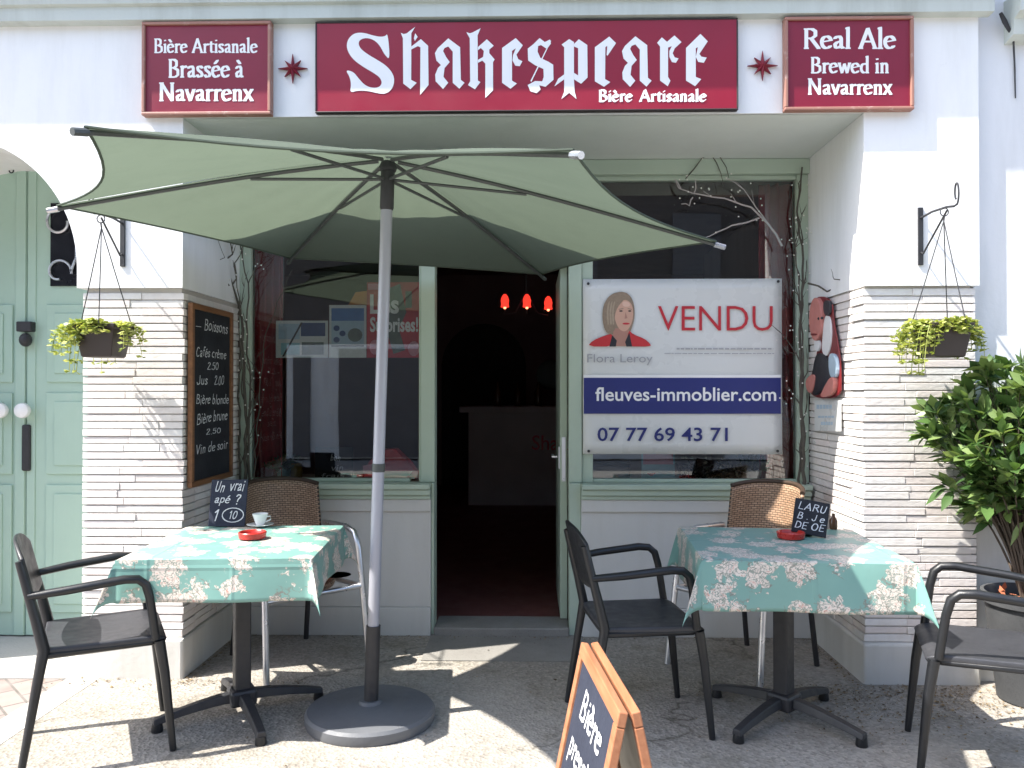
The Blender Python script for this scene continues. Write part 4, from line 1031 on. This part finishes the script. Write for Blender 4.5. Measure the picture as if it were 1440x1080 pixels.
poster(((516,397),(591,503)), YP-.0005, 'red poster with white lettering behind the parasol pole', VRED, pC)
a = [(488,432),(500,411),(516,409),(516,432)]
tag(M().prism([onY(x, y, YP+.03) for x, y in a], (0,.004,0)).build('orange_card', ORAN), 'orange card peeping out behind the upright blue poster', 'card')
bw = thing('window_slate', tuple(onY(468, 674, .87)), 'small black chalk slate on the left window sill', 'chalk sign')
a, b = onY(443, 671, .87), onY(496, 629, .87)
M().box(a.x, b.x, .87, .88, .8625, b.z).build('slate', SLATE, bw)
lm = M()
for s_, x0, x1, z0, z1 in (('bon', .4, .7, .6, .78), ('vin', .42, .78, .3, .46), ('frais', .15, .8, .08, .2)):
    stroke_text(lm, s_, lambda x, z: Vector((x, .87, z)), a.x+(b.x-a.x)*x0, a.x+(b.x-a.x)*x1, .8625+(b.z-.8625)*z0, .8625+(b.z-.8625)*z1, NE, .7, .7, 0, False, .001, .3); lm.build('writing', CHALK, bw); lm = M()
# red tent-shaped gift bag
rb = thing('gift_box', tuple(onY(555, 674, .9)), 'bright red peaked gift box with cream label on the left window sill', 'gift box')
pts = [onY(x, y, .90) for x, y in ((508,674),(518,650),(536,632),(556,631),(575,650),(586,664),(588,674))]
M().prism(pts, (0,.10,0)).build('box', VRED, rb, bevel=.006)
M().prism([onY(x, y, .897) for x, y in ((536,663),(580,663),(570,673),(532,673))], (0,.002,0)).build('label', CREAM, rb)
M().prism([onY(x, y, .896) for x, y in ((510,655),(526,652),(528,672),(512,673))], (0,.002,0)).build('label', PINKP, rb)
def bush(m, c, r, n, ln, rnd, flat_=1.):
    for _ in range(n):
        d = Vector((rnd.gauss(0,1), rnd.gauss(0,1), abs(rnd.gauss(0,1))*flat_)).normalized(); o = Vector(c)+d*r*rnd.uniform(.2, 1)
        e = (d+Vector((rnd.uniform(-.6,.6), rnd.uniform(-.6,.6), rnd.uniform(-.4,.5)))).normalized(); L = ln*rnd.uniform(.7,1.3)
        sd = e.cross(Vector((rnd.uniform(-1,1), rnd.uniform(-1,1), .6))).normalized()*L*.3
        m.add([o, o+e*L*.5+sd, o+e*L, o+e*L*.5-sd], [(0,1,2,3)])
def sillpot(px, py, Y, label, potm, r, seed):
    p = onY(px, py, Y); p.z = .8625; t = thing('potted_plant', tuple(p), label, 'plant', 'plants on the window sills')
    M().lathe([(r*.7,0),(r*.75,.003),(r,.055),(r*1.05,.058),(r*1.05,.064),(r*.92,.064),(r*.9,.05),(1e-6,.05)], p, 20).build('pot', potm, t, smooth=40)
    m = M(); bush(m, p+Vector((0,0,.06)), .075, 130, .05, random.Random(seed)); m.build('foliage', DKGREEN, t)
sillpot(398, 672, .90, 'little dark plant in a grey green pot at the left curtain', TEALP, .042, 3)
sillpot(1060, 672, .90, 'little leafy plant in a white pot at the right curtain', PORC, .045, 4)
p = onY(417, 672, .89); tag(M().lathe([(.03,0),(.034,.004),(.036,.06),(.03,.085),(.032,.088),(.032,.10),(1e-6,.10)], (p.x, p.y, .8625), 20).build('jar', GOLDJ, smooth=40), 'amber jar beside the small plant on the left sill', 'jar')
a, b = onY(823, 678, .87), onY(886, 655, .87)
bxx = thing('dark_box', ((a.x+b.x)/2, .9, .8625), 'flat black box on the right sill under the sale board', 'box')
M().box(a.x, b.x, .87, .97, .8625, b.z).build('box', BLACKM, bxx, bevel=.004); M().box(a.x-.004, b.x+.004, .866, .974, b.z+.0005, b.z+.018).build('lid', SLATE, bxx, bevel=.003)
a, b = onY(902, 675, .88), onY(949, 634, .88)
cd_ = thing('greeting_card', ((a.x+b.x)/2, .88, .8625), 'pale blue and pink card on the right sill under the sale board', 'card')
M().box(a.x, b.x, .88, .884, .8625, b.z).build('sheet', TEALP, cd_)
M().box(a.x+.01, b.x-.01, .878, .8795, .8625+(b.z-.8625)*.55, b.z-.01).build('picture', PINKP, cd_)
M().prism([(a.x+.03+.055*i/8, .8785, .91-.018*math.sin(math.pi*i/8)) for i in range(9)], (0,.0008,0)).build('picture', VRED, cd_)
wr = M(); rnd = random.Random(12)
for i in range(60):
    q = rnd.uniform(0, 6.28); p = onY(998+rnd.uniform(-44,44), 672, .92+rnd.uniform(-.03,.08)); p.z = .866+rnd.uniform(0,.02)
    wr.tube([p, p+Vector((rnd.uniform(-.06,.06), rnd.uniform(-.04,.04), rnd.uniform(.02,.08))), p+Vector((rnd.uniform(-.1,.1), rnd.uniform(-.05,.05), rnd.uniform(.0,.11)))], .0035, 5)
wr_o = thing('dried_wreath', tuple(onY(998, 676, .92)), 'tangled dried twig wreath on the right sill under the sale board', 'wreath')
wr.build('twigs', TWIGD, wr_o); m = M()
for i in range(36):
    p = onY(998+rnd.uniform(-46,46), 668-rnd.uniform(0,26), .90+rnd.uniform(-.02,.06)); m.ball(p, rnd.uniform(.004,.010), 6, 4)
m.build('berries', CREAM, wr_o)

# ------------------------------------------------------------------ branches with fairy lights
def branch_thing(name, base, paths, label, mat, lights, seed, spread=.05, sub=.22):
    rnd = random.Random(seed); t = thing(name, tuple(base), label, 'branch')
    m = M(); allp = []
    def grow(p, d, L, r, depth):
        n = max(4, int(L/.05)); pts = [p]
        for i in range(n):
            d = (d+Vector((rnd.uniform(-1,1)*.22, rnd.uniform(-1,1)*.12, rnd.uniform(-1,1)*.2+.04))).normalized()
            q = pts[-1]+d*(L/n); q.y = min(q.y, .745); q.y = max(q.y, .3); q.z = min(q.z, 2.70); q.x = max(XL+.03, min(XR-.03, q.x)); pts.append(q)
        m.tube(pts, [r*(1-.75*i/n) for i in range(n+1)], 5); allp.extend(pts)
        if depth > 0:
            for _ in range(rnd.randint(2, 4)):
                k = rnd.randint(1, n); a = rnd.uniform(-1,1)
                grow(pts[k], (d+Vector((a*.9, -.15, rnd.uniform(-.5,.8)))).normalized(), L*rnd.uniform(.3,.55), r*.55, depth-1)
    for pl, r, dep in paths:
        pts = [Vector(p) for p in pl]; fine = []
        for a, b in zip(pts[:-1], pts[1:]):
            k = max(2, int((b-a).length/.06))
            for i in range(k): fine.append(a.lerp(b, i/k)+Vector((rnd.uniform(-1,1), rnd.uniform(-1,1)*.5, rnd.uniform(-1,1)))*.008)
        fine.append(pts[-1]); nF = len(fine)
        for f_ in fine: f_.y = min(f_.y, .75)
        m.tube(fine, [r*(1-.6*i/nF) for i in range(nF)], 6); allp.extend(fine)
        for i in range(2, nF, 2):
            if rnd.random() < .55 and dep >= 0:
                d = (fine[i]-fine[i-1]).normalized()
                grow(fine[i], (d+Vector((rnd.uniform(-1,1)*.7, -.1, rnd.uniform(-.3,.5)))).normalized(), sub*rnd.uniform(.4,1.2), r*.5, dep)
    m.build('twigs', mat, t, smooth=50)
    if lights:
        lo = None
        for _ in range(lights):
            p = rnd.choice(allp)+Vector((rnd.uniform(-spread,spread), rnd.uniform(-.03,.0), rnd.uniform(-spread,spread))); p.y = min(p.y, .74)
            if lo is None: lo = M().ball((0,0,0), .0046, 6, 4).build('fairy_light', BULB, t, local=True); c_ = lo
            else: c_ = lo.copy(); col.objects.link(c_); c_.parent = t
            c_.location = p-t.location
    return t
B = lambda x, y, Y=.72: onY(x, y, Y)
branch_thing('dried_branch', B(338, 895, .66), [([B(345,690), B(346,600), B(343,500), B(337,430), B(322,385,.62), B(300,340,.55)], .011, 1), ([B(350,690), B(352,560), B(347,470), B(349,400), B(338,345)], .008, 1), ([B(338,690), B(336,560), B(340,450), B(330,370,.6)], .007, 1), ([B(322,400,.6), B(290,372,.5), B(276,340,.45)], .005, 0), ([B(356,680), B(372,470), B(410,380)], .004, 0)],
             'tall dark dried branch with fairy lights in the left porch corner', TWIGD, 60, 21, .05)
branch_thing('dried_branch', B(1135, 895, .66), [([B(1131,690,.7), B(1128,600,.7), B(1124,480), B(1130,380), B(1122,300), B(1128,235)], .011, 1), ([B(1124,690), B(1130,520,.7), B(1126,420), B(1118,340)], .008, 1), ([B(1136,400,.6), B(1165,408,.45), B(1205,396,.3)], .006, 0)],
             'tall dark dried branch with fairy lights in the right porch corner', TWIGD, 70, 31, .06)
branch_thing('pale_branch', B(1085, 300), [([B(1100,345), B(1080,316), B(1055,290), B(1035,283), B(1000,278), B(975,272), B(955,265)], .0065, 0), ([B(1066,308), B(1030,316), B(1010,325), B(990,335)], .0055, -1), ([B(976,274), B(978,252)], .004, -1), ([B(956,266), B(950,252)], .004, -1), ([B(976,278), B(968,288), B(958,287)], .005, -1), ([B(1080,316), B(1045,265), B(1020,250)], .004, 0)],
             'pale bare branch spreading across the top of the right window', TWIGP, 26, 41, .05, .10)
branch_thing('thin_garland', B(1000, 215), [([B(965,250), B(985,225), B(1000,215), B(1015,222), B(1025,250)], .004, -1), ([B(1000,215), B(1012,245), B(1018,262)], .003, -1)], 'thin dark wire looped over the green header of the right window', TWIGD, 4, 51, .02)

# ------------------------------------------------------------------ shrub in a pot
sp = onZ(1452, 985); sp.z = 0
sh = thing('potted_shrub', (sp.x, sp.y, 0), 'glossy green laurel shrub in a grey pot at the right edge', 'shrub')
M().lathe([(.13,0),(.14,.004),(.185,.43),(.20,.435),(.203,.48),(.188,.482),(.178,.45),(.176,.42),(1e-6,.415)], (sp.x, sp.y, .002), 40).build('pot', POTG, sh, smooth=35)
m = M(); rnd = random.Random(77)
m.grid(lambda u, v: Vector((sp.x+.176*u*math.cos(v*6.2832), sp.y+.176*u*math.sin(v*6.2832), .425+.012*math.sin(u*23+v*31))), 8, 24); m.build('soil', SOIL, sh)
trk = M(); lv = M(); tips_ = []
cen = Vector((2.165, sp.y+.03, 1.135))
def laurel_leaf(o, d, L):
    s_ = d.cross(Vector((rnd.gauss(0,.5), rnd.gauss(0,.5), 1))).normalized(); nn = s_.cross(d).normalized(); wv = L*rnd.uniform(.18,.25); dr_ = rnd.uniform(.05,.3)*L
    P = [o, o+d*L*.3+s_*wv*.85+nn*wv*.25, o+d*L*.3, o+d*L*.3-s_*wv*.85+nn*wv*.25, o+d*L*.6+s_*wv*.9+nn*(wv*.2)-Vector((0,0,dr_*.35)), o+d*L*.6-Vector((0,0,dr_*.35)), o+d*L*.6-s_*wv*.9+nn*(wv*.2)-Vector((0,0,dr_*.35)), o+d*L-Vector((0,0,dr_))]
    lv.add(P, [(0,2,1),(0,3,2),(1,2,5,4),(2,3,6,5),(4,5,7),(5,6,7)])
for i in range(150):
    q = rnd.uniform(0, 6.28); h = rnd.uniform(-.9, 1.); rr = math.sqrt(max(.06, 1-h*h))*rnd.uniform(.55, 1.08)
    e = cen+Vector((rr*.35*math.cos(q), rr*.34*math.sin(q), .31*h+rnd.uniform(-.03,.05))); b0 = Vector((sp.x+rnd.uniform(-.03,.03), sp.y+rnd.uniform(-.03,.03), .42))
    if i % 9 == 0: e = cen+(e-cen)*1.16
    mid = b0.lerp(cen, .7)+(e-cen)*.25
    pts = [(1-s)**2*b0+2*s*(1-s)*mid+s*s*e for s in [j/10 for j in range(11)]]
    trk.tube(pts, [.007*(1-.85*j/10) for j in range(11)], 5)
    d0 = (pts[-1]-pts[-2]).normalized()
    for j in (6, 7, 8, 9, 10, 10, 10):
        for _ in range(3):
            o = pts[j] if j == 10 else pts[j].lerp(pts[j+1], rnd.random())
            d = (d0*.7+Vector((rnd.gauss(0,.6), rnd.gauss(0,.6), rnd.gauss(.18,.5)))).normalized()
            laurel_leaf(o+d*.008, d, rnd.choice((rnd.uniform(.04,.07), rnd.uniform(.065, .115), rnd.uniform(.08,.125))))
trk.build('branches', BARK, sh); lv.build('foliage', LAUREL, sh, smooth=70)
m = M()
for i in range(26):
    q = rnd.uniform(0,6.28); r = rnd.uniform(.02,.16); o = Vector((sp.x+r*math.cos(q), sp.y+r*math.sin(q), .445)); d = Vector((rnd.uniform(-1,1), rnd.uniform(-1,1), rnd.uniform(-.1,.6))).normalized()
    s_ = d.cross(Vector((0,0,1))).normalized()*.014; m.add([o, o+d*.03+s_, o+d*.06, o+d*.03-s_], [(0,1,2,3)])
m.build('dead_leaves', CUSH, sh)

# ------------------------------------------------------------------ folding board in front
ab = thing('folding_board', (.20, -1.72, 0), 'orange wood folding chalkboard standing in front of the black armchair', 'folding board')
ZA = .655
Tf = onZ(829, 903, ZA); Tn = onZ(886, 1002, ZA); Lb = (Tn-Tf); wl = Lb.length; uL = Lb.normalized(); sideL = Vector((uL.y, -uL.x, 0)).normalized()
if sideL.x > 0: sideL = -sideL
def leaf(sgn, name):
    o = Tf + sideL*sgn*.014; dn = (sideL*sgn*.21 + Vector((0,0,-1))).normalized(); Lh = (ZA-.004)/abs(dn.z)
    nrm = uL.cross(dn).normalized()
    if nrm.dot(sideL*sgn) < 0: nrm = -nrm
    P = lambda a, b: o + uL*a + dn*b
    fm = M(); fw_ = .036; th = .022
    def bar(a0, a1, b0, b1): fm.prism([P(a0,b0)+nrm*.011, P(a1,b0)+nrm*.011, P(a1,b1)+nrm*.011, P(a0,b1)+nrm*.011], nrm*-th)
    bar(0, wl, 0, fw_); bar(0, wl, Lh-fw_*2.2, Lh-fw_*1.2); bar(0, fw_, fw_+.0008, Lh); bar(wl-fw_, wl, fw_+.0008, Lh)
    fr = fm.build('frame', WOOD, ab, bevel=.003)
    sm = M().prism([P(fw_-.006, fw_-.006)+nrm*.003, P(wl-fw_+.006, fw_-.006)+nrm*.003, P(wl-fw_+.006, Lh-fw_*1.5)+nrm*.003, P(fw_-.006, Lh-fw_*1.5)+nrm*.003], nrm*-.006)
    sm.build('slate', SLATEB if sgn > 0 else CREAM, ab)
    return P, nrm, Lh
P1_, n1, Lh = leaf(1, 'front'); P2_, n2, _ = leaf(-1, 'back')
lm = M()
for s_, a, b, z0, z1 in (('Bière', .24, .78, .24, .13), ('pression', .16, .84, .42, .32), ('Café', .2, .8, .6, .5), ('Bon vin', .15, .85, .82, .7)):
    lm = M(); stroke_text(lm, s_, lambda x, z: P1_(x, -z), a*wl, b*wl, -z0*Lh, -z1*Lh, n1, .95, .95, 0, False, .0042, .35); lm.build('writing', CHALK, ab)
# ------------------------------------------------------------------ inside the bar
br = thing('bar_counter', (.5, 5.9, .045), 'pale panelled bar counter deep inside the dark doorway', 'bar counter')
M().box(-.72, 3.2, 5.6, 6.2, .046, 1.14).build('front', BARM, br)
M().box(-.82, 3.3, 5.5, 6.3, 1.14, 1.21).build('counter_top', BARM, br, bevel=.01)
mm = M(); a = onY(748, 633, 5.595); b = onY(800, 612, 5.595)
stroke_text(mm, 'S', lambda x, z: Vector((x, 5.595, z)), a.x, a.x+.001, a.z, b.z, NE) if False else None
text_into(mm, 'Shak', lambda x, z: Vector((x, 5.598, z)), a.x, b.x+.0, a.z, b.z, NE, .002, .01); mm.build('lettering', VRED, br)
for i, (px, c_) in enumerate(((700, 'tall dark bottle, left of those on the bar counter'), (728, 'middle dark bottle on the bar counter'), (757, 'dark bottle at the right on the bar counter'))):
    p = onY(px, 550, 5.8); tag(M().lathe([(.04,0),(.045,.01),(.045,.17),(.018,.22),(.016,.29),(1e-6,.29)], (p.x, 5.8, 1.211), 14).build('bottle', BROWNG, smooth=40), c_, 'bottle', 'bottles on the bar')
p = onY(775, 527, 7.5); tag(M().lathe([(1e-6,0),(.20,0),(.21,.02),(.15,.03),(1e-6,.03)], p, 28, m=Matrix(((1,0,0),(0,0,-1),(0,1,0)))).build('wall_plaque', DKGREEN, smooth=40), 'round dark plaque on the back wall above the bar', 'plaque')
YL = 2.6
lc = onY(740, 405, YL)
ch = thing('chandelier', (lc.x, lc.y, lc.z), 'three armed lamp with lit red shades inside the doorway', 'lamp')
M().tube([lc+Vector((0,0,-.05)), Vector((lc.x, lc.y, 3.04))], .006, 6).build('rod', IRON, ch)
for px, py in ((710, 424), (741, 424), (771, 427)):
    p = onY(px, py, YL)
    M().tube([lc+Vector((0,0,-.02)), Vector(((lc.x+p.x)/2, YL, lc.z-.20)), Vector((p.x, YL, p.z-.10)), Vector((p.x, YL, p.z-.05))], .005, 6).build('arm', IRON, ch, smooth=50)
    sd_ = M().lathe([(.010,.058),(.024,.04),(.033,.008),(.029,-.018),(.034,-.045)], p, 16); so_ = sd_.build('lamp_shade', LAMPR, ch, smooth=60)
    M().ball(p+Vector((0,-.005,-.05)), .012, 10, 6).build('bulb', LAMPC, so_, smooth=60)

# ------------------------------------------------------------------ litter on the terrace
m = M(); rnd = random.Random(5)
for i in range(2600):
    if i < 1700: x = rnd.gauss(1.75, .38); y = -abs(rnd.gauss(0, .28))-.02
    elif i < 2000: x = rnd.gauss(-1.7, .4); y = -abs(rnd.gauss(0, .06))-.012
    elif i < 2250: x = rnd.uniform(XL, XR); y = .69-abs(rnd.gauss(0,.03))
    elif i < 2500: x = rnd.choice((XL+.02+abs(rnd.gauss(0,.03)), XR-.03-abs(rnd.gauss(0,.03)))); y = rnd.uniform(0,.68)
    else: x = rnd.uniform(-2., 2.6); y = rnd.uniform(-1.3, .65)
    if y > -.008 and (x < XL+.018 or x > XR-.018): continue
    L = rnd.uniform(.003, .011) if i % 6 else rnd.uniform(.01, .02); q = rnd.uniform(0, 6.28); d = Vector((math.cos(q), math.sin(q), rnd.uniform(-.05,.35))); s_ = Vector((-d.y, d.x, rnd.uniform(-.3,.3)))*.4
    o = Vector((x, y, .0035+rnd.uniform(0,.003))); m.add([o-d*L*.5+Vector((0,0,.002)), o+s_*L, o+d*L*.5+Vector((0,0,.002)), o-s_*L], [(0,1,2,3)])
tag(m.build('leaf_litter', LITTER), 'dry leaf litter and grit along the foot of the piers', 'litter', None, 'stuff')
